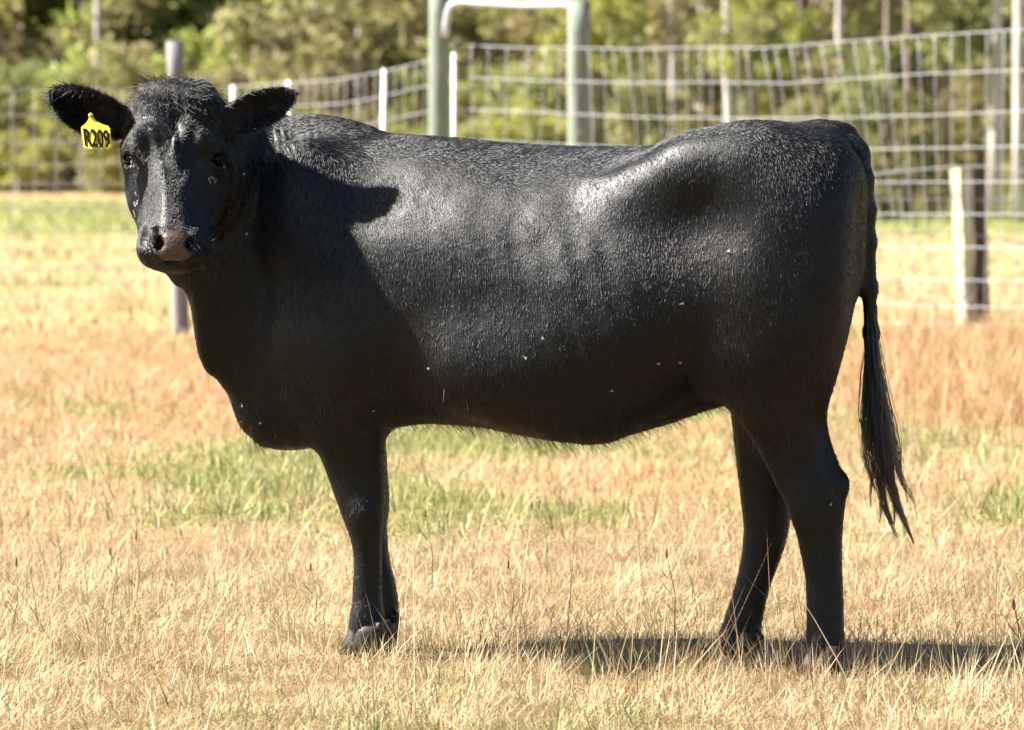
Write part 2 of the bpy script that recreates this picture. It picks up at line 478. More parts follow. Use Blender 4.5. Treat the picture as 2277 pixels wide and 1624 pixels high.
def stem_mesh(h, r0, r1, lean, seed, limbs=3):
    rr = random.Random(seed); mb = MB()
    pts, rad = [], []
    wob = rr.uniform(-0.12, 0.12)
    for i in range(9):
        t = i / 8
        pts.append((lean * h * t + wob * math.sin(t * 5) * r0 * 6, wob * math.cos(t * 4) * 0.3 * t, h * t - 0.05)); rad.append(r0 + (r1 - r0) * t + (r0 * 0.35 if i == 0 else 0))
    mb.tube(pts, rad, 10)
    for k in range(limbs):
        i = rr.randint(3, 7); b = Vector(pts[i]); a = rr.uniform(0, 6.28)
        L = h * rr.uniform(0.14, 0.26); e = b + Vector((math.cos(a) * L * 0.7, math.sin(a) * L * 0.7, L * 0.8))
        m_ = (b + e) / 2 + Vector((0, 0, -L * 0.08))
        mb.tube([b, m_, e], [rad[i] * 0.55, rad[i] * 0.4, rad[i] * 0.15], 7)
    return mb.mesh('trunk')
def tree(name, px, d, h, width_px, lean, label, group, bark='bark', leafm='gum', crown_z=None, cscale=1.0, seed=0, crowns=2, limbs=3):
    x = (px - PW / 2) / FPX * d
    z = float(height(np.array([x]), np.array([d + CAM_Y]))[0])
    t = empty(name, (x, d + CAM_Y, z), label=label, cat='tree' if 'tree' in name else 'shrub', group=group)
    r0 = width_px / FPX * d / 2
    tr = link('trunk', stem_mesh(h, r0, r0 * 0.55, lean, seed, limbs), t, M[bark]); tr.matrix_parent_inverse = Matrix()
    rr = random.Random(seed)
    for k in range(crowns):
        c = link('crown', tree_cr[(seed + k) % 3], t); c.matrix_parent_inverse = Matrix()
        if not c.data.materials: c.data.materials.append(M[leafm])
        c.material_slots[0].link = 'OBJECT'; c.material_slots[0].material = M[leafm]
        s = cscale * rr.uniform(0.8, 1.15)
        cz = (crown_z or h * 0.85) + k * 1.6 * s
        c.location = (lean * cz + rr.uniform(-0.9, 0.9) * s, rr.uniform(-0.8, 0.8), cz); c.scale = (s, s, s); c.rotation_euler = (0, 0, rr.uniform(0, 6.28))
    return t
gum_specs = [  # px, distance, trunk px, lean, bark, label
    (1497, 70, 21, 0.005, 'bark', 'pale slim gum trunk just right of the pipe-topped fence posts'),
    (1626, 68, 25, -0.012, 'bark', 'pale gum trunk half lit behind the middle of the right mesh fence'),
    (1861, 74, 19, 0.004, 'bark', 'bright pale gum trunk standing behind the cow\'s rump'),
    (1772, 80, 24, 0.01, 'dbark', 'grey-brown trunk in the thicket above the cow\'s loin'),
    (2214, 61, 31, 0.004, 'bark', 'thick pale gum trunk with a dark shaded side right of the split post'),
    (2266, 60, 27, 0.002, 'bark', 'pale gum trunk at the right edge of the picture'),
    (1968, 63, 20, 0.01, 'dbark', 'brown trunk seen just right of the tail head'),
    (2021, 64, 22, -0.008, 'dbark', 'brown trunk in the middle of the three beside the tail'),
    (2072, 64, 19, 0.006, 'dbark', 'brown trunk nearest the split post of the three beside the tail'),
    (798, 88, 15, 0.0, 'bark', 'short broken pale trunk on the slope above the white droppers'),
    (221, 92, 17, 0.004, 'bark', 'greyish trunk at the paddock edge under the yellow ear tag'),
    (150, 93, 8, -0.01, 'bark', 'thin pale sapling trunk near the left paddock edge'),
    (38, 89, 8, 0.01, 'bark', 'thin pale stem at the far left end of the tree line'),
    (108, 90, 9, -0.015, 'bark', 'thin pale stem between the left edge and the ear tag'),
    (186, 88, 7, 0.012, 'bark', 'spindly pale stem just left of the greyish trunk below the tag'),
    (1302, 79, 14, 0.006, 'bark', 'slim pale trunk hard against the right round post'),
    (1560, 84, 12, -0.01, 'bark', 'slender pale trunk left of the half-lit gum trunk'),
    (262, 94, 9, 0.02, 'bark', 'thin pale trunk against the left cheek of the heifer'),
]
for i, (px, d, w, ln, bk, lb) in enumerate(gum_specs):
    short = px == 798
    tree('gum_tree', px, d, 3.6 if short else random.uniform(1.5, 2.3) if w < 11 else random.uniform(9, 12), w, ln, lb, 'gum trees along the edge of the wood', bk, 'gum',
         crown_z=(2.3 if w < 11 else None) if not short else 4.6, cscale=.4 if w < 11 else 1.25, seed=i + 3, crowns=1)
shrub_id = 0
MARKS = [(60, 'at the left edge of the picture'), (190, 'behind the tip of the tagged ear'), (290, 'above the yellow ear tag'), (400, 'behind the grey post over the poll'), (510, 'just right of the poll'), (600, 'above the right-hand ear'),
         (720, 'past the tip of the right-hand ear'), (850, 'above the withers'), (960, 'left of the pipe-topped posts'), (1130, 'below the left half of the pipe rail'), (1270, 'below the right half of the pipe rail'), (1400, 'right of the pipe-topped posts'),
         (1510, 'around the slim pale gum trunk'), (1640, 'around the half-lit gum trunk'), (1770, 'above the loin'), (1880, 'above the rump'), (1990, 'above the tail head'), (2130, 'left of the split post'), (2230, 'above the split post'), (9999, 'at the right edge of the picture')]
def where(px): return next(t for lim, t in MARKS if px < lim)
def shrub(x, d, s, leafm, label, group, zs=1.0, lift=0.0):
    global shrub_id
    z = float(height(np.array([x]), np.array([d + CAM_Y]))[0])
    t = empty('shrub', (x, d + CAM_Y, z), label=label, cat='shrub', group=group)
    rr = random.Random(shrub_id * 13 + 1)
    c = link('crown', shrub_cr[shrub_id % 5], t); c.matrix_parent_inverse = Matrix()
    if not c.data.materials: c.data.materials.append(M[leafm])
    c.material_slots[0].link = 'OBJECT'; c.material_slots[0].material = M[leafm]
    lift = max(lift, 0)
    c.location = (0, 0, 1.3 * s * zs + lift); c.scale = (s * rr.uniform(0.85, 1.2), s, s * zs); c.rotation_euler = (0, 0, rr.uniform(0, 6.28))
    mb = MB()
    for k in range(4):
        a = rr.uniform(0, 6.28)
        mb.tube([(0, 0, -0.05), (math.cos(a) * .2 * s, math.sin(a) * .2 * s, .8 * s * zs + lift), (math.cos(a) * .6 * s, math.sin(a) * .6 * s, 1.8 * s * zs + lift)], [.05 * s, .035 * s, .012 * s], 6)
    st = mb.build('stem', M['dbark'], t); st.matrix_parent_inverse = Matrix()
    shrub_id += 1
rr = random.Random(4)
for (d, n, s0, s1, side) in ((89, 9, 0.55, 0.9, 'L'), (93, 10, 1.0, 1.5, 'L'), (98, 10, 1.5, 2.0, 'L'), (104, 10, 1.8, 2.6, 'L'),
                             (73, 8, 0.55, 0.9, 'R'), (80, 9, 1.0, 1.5, 'R'), (87, 9, 1.5, 2.1, 'R'), (95, 9, 1.8, 2.6, 'R'), (104, 8, 2.2, 3.0, 'R')):
    a, b = ((-350, 1120) if side == 'L' else (1130, 2620))
    for k in range(n):
        px = a + (b - a) * (k + rr.uniform(0.15, 0.85)) / n
        dk = d + rr.uniform(-2.5, 2.5)
        s = rr.uniform(s0, s1)
        br = rr.random()
        if side == 'L':
            lm, lb = ('shrub', 'bright yellow-green bush in the thicket on the left slope') if br < 0.62 else ('scrub', 'dull olive bush in the thicket on the left slope')
        else:
            lm, lb = ('scrub', 'dull olive bush under the gum trees behind the right fence') if br < 0.6 else (('gum', 'dark green bush under the gum trees behind the right fence') if br < .8 else ('shrub', 'yellow-green bush under the gum trees behind the right fence'))
        grp = lb.replace('bush', 'bushes')
        lb = ' '.join(lb.split(' bush ')[0].split()) + (' low bush ' if s < 1 else ' rounded bush ' if s < 1.75 else ' tall bush ') + where(px) + (', front row' if dk < (92 if side == 'L' else 80) else ', farther up the slope' if dk > 99 else '')
        shrub((px - PW / 2) / FPX * dk, dk, s, lm, lb, grp, rr.uniform(0.85, 1.2))
for k in range(46):
    left_ = k % 2
    dk = rr.uniform(84, 90) if left_ else rr.uniform(60, 70)
    px = rr.uniform(-60, 1150) if left_ else rr.choice((rr.uniform(1150, 2130), rr.uniform(1300, 1480), rr.uniform(1650, 1840), rr.uniform(1880, 1960), rr.uniform(2080, 2190)))
    s = rr.uniform(.35, .7)
    lb = 'small loose sapling at the front edge of the left thicket' if left_ else 'small loose sapling among the gum trunks on the right'
    grp = lb.replace('sapling', 'saplings')
    lm = rr.choice(('shrub', 'shrub', 'scrub') if left_ else ('scrub', 'gum', 'scrub', 'shrub'))
    lb = {'shrub': 'yellow-green', 'scrub': 'dull olive', 'gum': 'dark green'}[lm] + (' tiny' if s < .5 else ' small') + ' loose sapling ' + where(px)
    shrub((px - PW / 2) / FPX * dk, dk, s, lm, lb, grp, rr.uniform(1.0, 1.2), lift=rr.uniform(0, 3.2) - (1.5 if left_ else .2))
for (px, dk, s) in ((250, 101, 2.5), (330, 106, 2.9), (430, 103, 2.6), (120, 104, 2.7), (20, 102, 2.5)):
    lb = 'bright yellow-green tall bush closing the skyline ' + where(px)
    shrub((px - PW / 2) / FPX * dk, dk, s, 'shrub', lb, 'bright yellow-green bushes in the thicket on the left slope', 1.2)
# the wood further up the slope reads as one mass
r = np.random.default_rng(55)
n = 170000
xF = np.where(r.random(n) < .55, r.uniform(-26, 26, n), r.uniform(-70, 70, n)); dF = np.where(np.abs(xF) < 19, r.uniform(108, 150, n), r.uniform(90, 140, n))
top = 4.0 + 3.5 * vnoise(np.stack([xF, dF, xF * 0], 1), 0.35, 5)
zF = height(xF, dF + CAM_Y) + top * r.random(n) ** 0.6
p = np.stack([xF, dF + CAM_Y, zF], 1)
a = r.normal(size=(n, 3)); a /= np.linalg.norm(a, axis=1)[:, None]
b = np.cross(a, r.normal(size=(n, 3))); b /= np.linalg.norm(b, axis=1)[:, None]
L = r.uniform(0.15, 0.32, n)[:, None]
V = np.stack([p - a * L, p + b * L * 0.5, p + a * L, p - b * L * 0.5], 1).reshape(-1, 3)
tone = np.clip(vnoise(p, 0.9, 8) + r.normal(0, 0.12, n), 0, 1)
wood = link('distant_wood', np_mesh('distant_wood', V, np.arange(4 * n), np.full(n, 4), False, np.repeat(tone, 4)[:, None] * np.ones(3)), None, M['scrub'])
tag(wood, 'mass of scrubby woodland higher up the slope behind the bushes', 'wood', kind='stuff')
print('trees', time.time() - T0)

# ------------------------------------------------------------------ fences
def on_line(px, pa, da, pb, db):
    """distance from the lens where the sight line of column px meets the fence line a-b (plan view)"""
    xa, xb = (pa - PW / 2) / FPX * da, (pb - PW / 2) / FPX * db
    k = (px - PW / 2) / FPX
    # x = k d ; (x-xa)/(xb-xa) = (d-da)/(db-da)
    den = k * (db - da) - (xb - xa)
    return (da * (xb - xa) * -1 + xa * (db - da)) / den if abs(den) > 1e-9 else da
def fence(name, label, pa, da, pb, db, lines, stays, r_line, r_stay, knots=True, wob=0.006, wire='galv'):
    """lines: list of [(px, py), ...] ; stays: list of (px_top, px_bottom); all measured on the fence's own plane"""
    d0 = on_line(pa, pa, da, pb, db)
    f = empty(name, (float((pa - PW / 2) / FPX * da), da + CAM_Y, 0), label=label, cat='fence')
    rr = random.Random(len(lines) * 7 + int(pa))
    kn = MB()
    fl = []
    for ln in lines:
        xs = [p[0] for p in ln]; ys = [p[1] for p in ln]
        npts = max(12, int((xs[-1] - xs[0]) / 9))
        pts = []
        for i in range(npts + 1):
            px = xs[0] + (xs[-1] - xs[0]) * i / npts
            py = float(np.interp(px, xs, ys))
            d = on_line(px, pa, da, pb, db)
            q = P3(px, py, d + CAM_Y)
            q.z += rr.uniform(-1, 1) * wob; q.y += rr.uniform(-1, 1) * wob
            pts.append(q)
        MB().tube(pts, r_line, 5).build('line_wire', M[wire], f)
        fl.append((xs, ys))
    for (pt, pb_) in stays:
        pts = []
        for (xs, ys) in fl:
            k = len(pts) / max(1, len(fl) - 1)
            px = pt + (pb_ - pt) * k
            if not (xs[0] <= px <= xs[-1]): continue
            py = float(np.interp(px, xs, ys))
            q = P3(px + rr.uniform(-1.5, 1.5), py, on_line(px, pa, da, pb, db) + CAM_Y)
            pts.append(q)
            if knots: kn.ball(q, (r_line * 1.15, r_line * 1.15, r_line * 1.2), 5, 4)
        if len(pts) > 1: MB().tube(pts, r_stay, 4).build('stay_wire', M[wire], f)
    if knots:
        tag(kn.build('wire_knots', M[wire], f), kind='stuff')
    return f
top = [(960, 104), (1001, 100), (1090, 103), (1175, 108), (1271, 107), (1421, 109), (1565, 105), (1691, 107), (1799, 99), (1931, 89), (2051, 80), (2277, 66), (2420, 58)]
l2 = [(960, 172), (1001, 171), (1175, 179), (1421, 185), (1565, 183), (1751, 186), (1871, 177), (2051, 165), (2277, 156), (2420, 150)]
l3 = [(960, 239), (1001, 241), (1175, 249), (1421, 261), (1751, 264), (1931, 260), (2110, 255), (2277, 247), (2420, 243)]
l4 = [(960, 309), (1001, 312), (1175, 318), (1421, 330), (1751, 335), (1931, 332), (2277, 326), (2420, 322)]
lower = [[(960, 309 + k * 0.80), (1700, 335 + k * 0.93), (2277, 326 + k), (2420, 322 + k * 1.03)] for k in (78, 151, 226, 300, 360, 400)]
tops = [1009, 1049, 1085, 1127, 1175, 1211, 1246, 1310, 1340, 1365, 1397, 1424, 1457, 1493, 1526, 1556, 1581, 1604, 1637, 1658, 1697, 1724, 1757, 1790, 1826, 1862, 1898, 1934, 1970, 2006, 2042, 2078, 2114, 2153, 2195, 2231, 2265, 2302, 2340, 2380]
def lean_px(px): return float(np.interp(px, [1000, 1090, 1211, 1280, 1310, 1397, 1450, 1526, 1581, 1637, 1697, 1790, 1862, 1934, 2006, 2078, 2153, 2265, 2380], [6, 0, -24, -20, 24, 50, 48, 10, 4, 40, 95, 90, 92, 72, 30, 14, -2, -6, -6])) * 1.25
stays = [(p, p + lean_px(p)) for p in tops]
fence('mesh_fence', 'tall galvanised mesh fence of knotted wire sloping up to the right edge', 960, 31.2, 2420, 25.6, [top, l2, l3, l4] + lower, stays, 0.0033, 0.0024, True, 0.0025)
mid = [[(500, 193 + k * 0.92), (640, 185 + k * 0.95), (760, 176 + k), (850, 160 + k), (905, 146 + k), (960, 134 + k)] for k in (0, 55, 112, 166, 218, 268, 320)]
fence('mesh_fence', 'closely spaced mesh fence falling away left of the round posts behind the head', 500, 36, 960, 31.2, mid,
      [(p, p + random.uniform(-6, 6)) for p in range(505, 955, 22)], 0.0036, 0.0024, True, 0.003)
left = [[(-140, 203 + k), (200, 201 + k), (420, 196 + k), (520, 192 + k)] for k in (0, 55, 114, 165, 209, 263, 314, 356, 397, 429, 465)]
fence('mesh_fence', 'blurred wire mesh fence crossing the paddock left of the heifer\'s head', -140, 30, 520, 33, left,
      [(p, p + random.uniform(-4, 4)) for p in range(-120, 515, 49)], 0.0046, 0.0026, True, 0.003, 'rust')
pl = [[(1880, 392), (1944, 387), (2030, 378), (2111, 372), (2177, 370), (2277, 381), (2400, 398)], [(1880, 446), (2130, 443), (2277, 447), (2400, 452)],
      [(1880, 526), (1947, 522), (2115, 517), (2144, 518), (2277, 540), (2400, 566)]]
fence('wire_fence', 'three plain wires strung past the lichened split post', 1880, 27.0, 2400, 27.0, pl, [], 0.005, 0.003, False, 0.002)

def post(px0, py0, px1, py1, d, dia, mat, label, top_cut=0.0, name='fence_post', group=None):
    b, t = P3(px1, py1, d + CAM_Y), P3(px0, py0, d + CAM_Y)
    b.z = -0.15
    o = empty(name, (b.x, b.y, 0), label=label, cat='post', group=group)
    rr = random.Random(int(px0)); pts = []; rad = []
    for i in range(11):
        k = i / 10
        pts.append(b.lerp(t, k) + Vector((rr.uniform(-.006, .006), 0, 0))); rad.append(dia / 2 * (1.05 - 0.07 * k) * rr.uniform(0.97, 1.03))
    mb = MB().tube(pts, rad, 18)
    mb.tube([t, t + Vector((0, 0, 0.012))], [dia / 2 * 0.97, dia / 2 * 0.85], 18)
    mb.build('shaft', M[mat], o)
    st = MB()
    for k in (0.45, 0.6, 0.75, 0.88):
        q = b.lerp(t, k) + Vector((0, -dia / 2 * 1.0, 0))
        st.tube([q + Vector((-.012, .004, 0)), q + Vector((-.012, -.012, 0)), q + Vector((.012, -.012, .004)), q + Vector((.012, .004, .004))], 0.003, 5)
    st.build('staple', M['galv'], o)
    return o
post(976, -40, 974, 700, 30.9, 0.158, 'post', 'round pale green treated post holding the bent end of the pipe rail')
post(1287, 3, 1286, 705, 30.2, 0.172, 'post', 'round pale green treated post under the right end of the pipe rail')
post(388, 95, 404, 748, 26.4, 0.108, 'grey', 'weathered grey round post rising behind the heifer\'s poll')
# split hardwood post (four-sided, leaning)
sp_b, sp_t = P3(2152, 752, 16.95), P3(2134, 371, 16.95)
spo = empty('fence_post', (sp_b.x, sp_b.y, 0), label='split hardwood post with pale lichened face and shaded right side', cat='post')
pts = []
rr = random.Random(2)
fs = []
ring = [(-0.065, 0.03), (-0.01, -0.085), (0.06, -0.02), (0.0, 0.08)]
NR = 14
for i in range(NR):
    k = i / (NR - 1)
    c = Vector((sp_b.x, sp_b.y, -0.2)).lerp(sp_t, k)
    for (ax, ay) in ring:
        s = 1.0 - 0.12 * k
        pts.append((c.x + ax * s + rr.uniform(-.006, .006), c.y + ay * s + rr.uniform(-.006, .006), c.z + (rr.uniform(-.02, .03) if i == NR - 1 else 0)))
for i in range(NR - 1):
    for k in range(4): fs.append([i * 4 + k, i * 4 + (k + 1) % 4, (i + 1) * 4 + (k + 1) % 4, (i + 1) * 4 + k])
fs.append([(NR - 1) * 4 + k for k in range(4)])
MB().add(pts, fs).build('shaft', M['split'], spo, smooth=False)  # same pale wood on every side, none of them blackened
b, t = P3(2180, 754, 17.25), P3(2168, 374, 17.25); b.z = -.2
dpo = empty('fence_post', (b.x, b.y, 0), label='dark brown weathered post pressed against the pale split post', cat='post')
rr = random.Random(9)
pd_, rd_ = [], []
for i in range(12):
    pd_.append(b.lerp(t, i / 11) + Vector((rr.uniform(-.006, .006), 0, 0))); rd_.append(.075 * rr.uniform(.92, 1.06))
MB().tube(pd_, rd_, 9).build('shaft', M['darkwood'], dpo, smooth=False)
# pipe rail on the round posts
pr = empty('pipe_rail', P3(1135, 12, 20.6), label='bent galvanised pipe rail across the tops of the two round posts', cat='rail')
pp = [P3(989, 82, 20.75), P3(992, 55, 20.74), P3(996, 28, 20.73), P3(1002, 13, 20.72), P3(1014, 7, 20.7), P3(1030, 6, 20.69), P3(1090, 10, 20.6), P3(1160, 13, 20.5), P3(1220, 12, 20.4), P3(1262, 10, 20.3), P3(1290, 9, 20.25)]
MB().tube(pp, 0.026, 12).build('pipe', M['pipe'], pr)
MB().tube([P3(1256, 10, 20.29), P3(1268, 10, 20.27)], 0.034, 12).build('collar', M['pipe'], pr)
for (pt, yt, pb_, yb, d, w, lb) in ((519, 190, 517, 690, 30.5, 11, 'white fence dropper just right of the heifer\'s poll'), (643, 180, 641, 690, 31.5, 12, 'white fence dropper beside the tip of the right ear'),
                                   (855, 154, 845, 690, 31.0, 11, 'leaning white fence dropper over the withers'), (1010, 118, 1009, 690, 30.2, 10, 'white fence dropper beside the left round post')):
    b, t = P3(pb_, yb, d + CAM_Y), P3(pt, yt, d + CAM_Y); b.z = -0.1
    o = empty('fence_dropper', (b.x, b.y, 0), label=lb, cat='dropper', group='white droppers along the mesh fence')
    MB().tube([b, b.lerp(t, .5), t], w / FPX * d / 2, 8).build('rod', M['white'], o)
    mb = MB()
    for k in (0.55, 0.7, 0.85, 0.97): mb.ball(b.lerp(t, k) + Vector((0, -0.014, 0)), (0.013, 0.012, 0.016), 6, 4)
    mb.build('clip', M['white'], o)
print('fences', time.time() - T0)

# ------------------------------------------------------------------ the heifer: one continuous body grown from a distance field
HV = 0.0045
X0, X1, Y0, Y1, Z0, Z1 = -1.16, 0.93, -0.56, 0.72, -0.03, 1.45
ax = np.arange(X0, X1, HV, dtype=np.float32); ay = np.arange(Y0, Y1, HV, dtype=np.float32); az = np.arange(Z0, Z1, HV, dtype=np.float32)
FD = np.full((len(ax), len(ay), len(az)), 0.5, np.float32)
def box(lo, hi):
    s = []
    for a, l, h in zip((ax, ay, az), lo, hi):
        i0 = max(0, int((l - a[0]) / HV)); i1 = min(len(a), int((h - a[0]) / HV) + 2)
        s.append(slice(i0, max(i1, i0 + 1)))
    return tuple(s)
def coords(s): return ax[s[0]][:, None, None], ay[s[1]][None, :, None], az[s[2]][None, None, :]
def smin(a, b, k):
    if k <= 0: return np.minimum(a, b)
    h = np.maximum(k - np.abs(a - b), 0) / k
    return np.minimum(a, b) - h * h * k * 0.25
def put(s, d, k): FD[s] = smin(FD[s], d, k)
def cut(s, d, k): FD[s] = -smin(-FD[s], d, k)
def pc(x, xs, ys):
    """smooth monotone-ish interpolation through stations"""
    xs = np.asarray(xs, float); ys = np.asarray(ys, float)
    h = np.diff(xs); m = np.diff(ys) / h
    t = np.zeros(len(xs)); t[0], t[-1] = m[0], m[-1]
    for i in range(1, len(xs) - 1):
        t[i] = 0 if m[i - 1] * m[i] <= 0 else 2 * m[i - 1] * m[i] / (m[i - 1] + m[i])
    x = np.clip(np.asarray(x, float), xs[0], xs[-1])
    i = np.clip(np.searchsorted(xs, x) - 1, 0, len(xs) - 2)
    u = (x - xs[i]) / h[i]
    return ((1 + 2 * u) * (1 - u) ** 2 * ys[i] + u * (1 - u) ** 2 * h[i] * t[i] + u * u * (3 - 2 * u) * ys[i + 1] + u * u * (u - 1) * h[i] * t[i + 1]).astype(np.float32)
def YC(px): return -0.17 + (1740 - px) * 0.000346
def gc_x(rows, k, yfn=None, p=2.2, q=2.2):
    """lofted along x: rows (px, top py, bottom py, half width, asym[, yc])"""
    st = []
    for r_ in rows:
        yc = r_[5] if len(r_) > 5 else YC(r_[0])
        x, zt = at(r_[0], r_[1], yc); _, zb = at(r_[0], r_[2], yc)
        st.append((float(x), float(zt) - 0.004, float(zb) + 0.004, r_[3], r_[4], yc))
    st = np.array(st); xs = st[:, 0]
    s = box((xs[0] - .06, Y0, st[:, 2].min() - .06), (xs[-1] + .06, Y1, st[:, 1].max() + .06))
    X, Y, Z = coords(s); xv = ax[s[0]]
    zt, zb, w, a, yc = [pc(xv, xs, st[:, j])[:, None, None] for j in range(1, 6)]
    zc, hz = (zt + zb) / 2, (zt - zb) / 2
    t = (Z - zc) / hz
    wy = w * np.clip(1 + a * np.clip(t, -1.1, 1.1), 0.25, 2)
    rr_ = (np.abs((Y - yc) / wy) ** p + np.abs(t) ** q) ** np.float32(1 / min(p, q))
    d = (rr_ - 1) * np.minimum(wy, hz) * 0.85
    out = np.maximum(np.maximum(xs[0] - X, X - xs[-1]), 0)
    put(s, np.where(out > 0, np.sqrt(np.maximum(d, 0) ** 2 + out ** 2), d).astype(np.float32), k)
def gc_z(rows, yc0, k, p=2.2, asym=0.0):
    """lofted along z: rows (py, left px, right px, half depth[, yc])"""
    st = []
    for r_ in rows:
        yc = r_[4] if len(r_) > 4 else yc0
        xl, z = at(r_[1], r_[0], yc); xr, _ = at(r_[2], r_[0], yc)
        st.append((float(z), (float(xl) + float(xr)) / 2, (float(xr) - float(xl)) / 2 - 0.0025, r_[3], yc))
    st = np.array(sorted(st)); zs = st[:, 0]
    s = box(((st[:, 1] - st[:, 2]).min() - .05, (st[:, 4] - st[:, 3]).min() - .05, zs[0] - .05), ((st[:, 1] + st[:, 2]).max() + .05, (st[:, 4] + st[:, 3]).max() + .05, zs[-1] + .05))
    X, Y, Z = coords(s); zv = az[s[2]]
    xc, rx, ry, yc = [pc(zv, zs, st[:, j])[None, None, :] for j in range(1, 5)]
    v = np.clip((Y - yc) / ry, -1.2, 1.2)
    rxx = rx * (1 + asym * v)
    rr_ = (np.abs((X - xc) / rxx) ** p + np.abs((Y - yc) / ry) ** p) ** np.float32(1 / p)
    d = (rr_ - 1) * np.minimum(rx, ry) * 0.9
    out = np.maximum(np.maximum(zs[0] - Z, Z - zs[-1]), 0)
    put(s, np.where(out > 0, np.sqrt(np.maximum(d, 0) ** 2 + out ** 2), d).astype(np.float32), k)
def ell(px, py, Y, r, k, rot=(0, 0, 0), sub=False, bend=None):
    c = P3(px, py, Y); R = Matrix.Identity(3)
    from mathutils import Euler
    R = np.array(Euler([math.radians(a) for a in rot]).to_matrix(), np.float32)
    m = max(r) * 1.05 + k + .02
    s = box((c.x - m, c.y - m, c.z - m), (c.x + m, c.y + m, c.z + m))
    X, Y_, Z = coords(s); x, y, z = X - c.x, Y_ - c.y, Z - c.z
    a = R[0, 0] * x + R[1, 0] * y + R[2, 0] * z; b = R[0, 1] * x + R[1, 1] * y + R[2, 1] * z; e = R[0, 2] * x + R[1, 2] * y + R[2, 2] * z
    k0 = np.sqrt((a / r[0]) ** 2 + (b / r[1]) ** 2 + (e / r[2]) ** 2); k1 = np.sqrt((a / r[0] ** 2) ** 2 + (b / r[1] ** 2) ** 2 + (e / r[2] ** 2) ** 2)
    d = (k0 * (k0 - 1) / np.maximum(k1, 1e-4)).astype(np.float32)
    (cut if sub else put)(s, d, k)
def chain(pts, k, sub=False):
    """round cones through (px, py, Y, r[m])"""
    for (a, b) in zip(pts[:-1], pts[1:]):
        A, B = np.array(P3(*a[:3])), np.array(P3(*b[:3])); ra, rb = a[3], b[3]
        m = max(ra, rb) + k + .02
        s = box(np.minimum(A, B) - m, np.maximum(A, B) + m)
        X, Y_, Z = coords(s); D = B - A; L2 = (D ** 2).sum()
        h = np.clip(((X - A[0]) * D[0] + (Y_ - A[1]) * D[1] + (Z - A[2]) * D[2]) / L2, 0, 1)
        d = np.sqrt((X - A[0] - h * D[0]) ** 2 + (Y_ - A[1] - h * D[1]) ** 2 + (Z - A[2] - h * D[2]) ** 2) - (ra + (rb - ra) * h)
        (cut if sub else put)(s, d.astype(np.float32), k)

# trunk
gc_x([(556, 470, 905, .09, 0), (585, 380, 950, .155, .05), (620, 320, 966, .19, .05), (680, 286, 975, .225, -.08), (760, 277, 970, .257, -.12), (860, 293, 955, .280, -.10), (960, 299, 943, .298, -.09),
      (1060, 307, 946, .314, -.10), (1160, 316, 966, .328, -.13), (1255, 321, 979, .342, -.17), (1305, 322, 985, .342, -.17), (1345, 322, 981, .341, -.17), (1400, 322, 957, .336, -.15), (1500, 317, 912, .318, -.12),
      (1600, 297, 872, .302, -.08), (1700, 280, 850, .292, -.05), (1780, 273, 820, .28, -.03), (1845, 283, 770, .245, -.0), (1876, 320, 690, .19, .0), (1893, 390, 610, .09, 0)], 0, p=2.1, q=2.15)
# neck, from brisket line up to the poll
gc_x([(392, 330, 614, .055, .1, .05), (408, 290, 645, .08, .15, .06), (425, 270, 690, .095, .2, .075), (436, 255, 775, .10, .3, .09), (455, 240, 826, .11, .3, .105), (480, 232, 848, .12, .3, .125), (510, 232, 888, .135, .25, .15),
      (545, 240, 938, .15, .15, .175), (600, 262, 968, .165, .0, .195), (660, 276, 978, .18, -.1, .20), (740, 295, 950, .17, -.1, .195), (820, 350, 880, .11, -.1, .16)], .06, p=2.1, q=2.3)
for sd in (-1, 1):
    Yo = lambda px, o: YC(px) + sd * o
    ell(620, 905, Yo(620, .05), (.085, .075, .075), .05)                         # brisket lobes
    ell(720, 560, Yo(720, .165), (.115, .075, .27), .08, (0, -14, 0))             # shoulder blade
    ell(700, 745, Yo(700, .175), (.10, .07, .12), .06)                            # point of the shoulder
    ell(800, 720, Yo(800, .165), (.11, .10, .2), .08, (0, 8, 0))                  # upper arm
    ell(1250, 820, Yo(1250, .16), (.3, .13, .13), .10)                            # belly
    ell(1660, 350, Yo(1660, .195), (.095, .06, .05), .09, (0, 6, 0))              # hook
    chain([(1640, 356, Yo(1640, .185), .045), (1530, 392, Yo(1530, .195), .05), (1415, 438, Yo(1415, .194), .04)], .13)   # edge of the loin
    ell(1850, 385, Yo(1850, .14), (.055, .055, .06), .06)                         # pin
    ell(1745, 420, Yo(1745, .165), (.15, .085, .12), .08)                         # rump
    ell(1752, 610, Yo(1752, .125), (.115, .125, .25), .16, (0, 4, 0))              # thigh
    ell(1698, 785, Yo(1698, .178), (.115, .095, .085), .06, (0, 24, 0))             # stifle
    ell(1490, 492, Yo(1490, .41), (.10, .06, .06), .12, (0, 20, 0), True)      # hollow of the flank
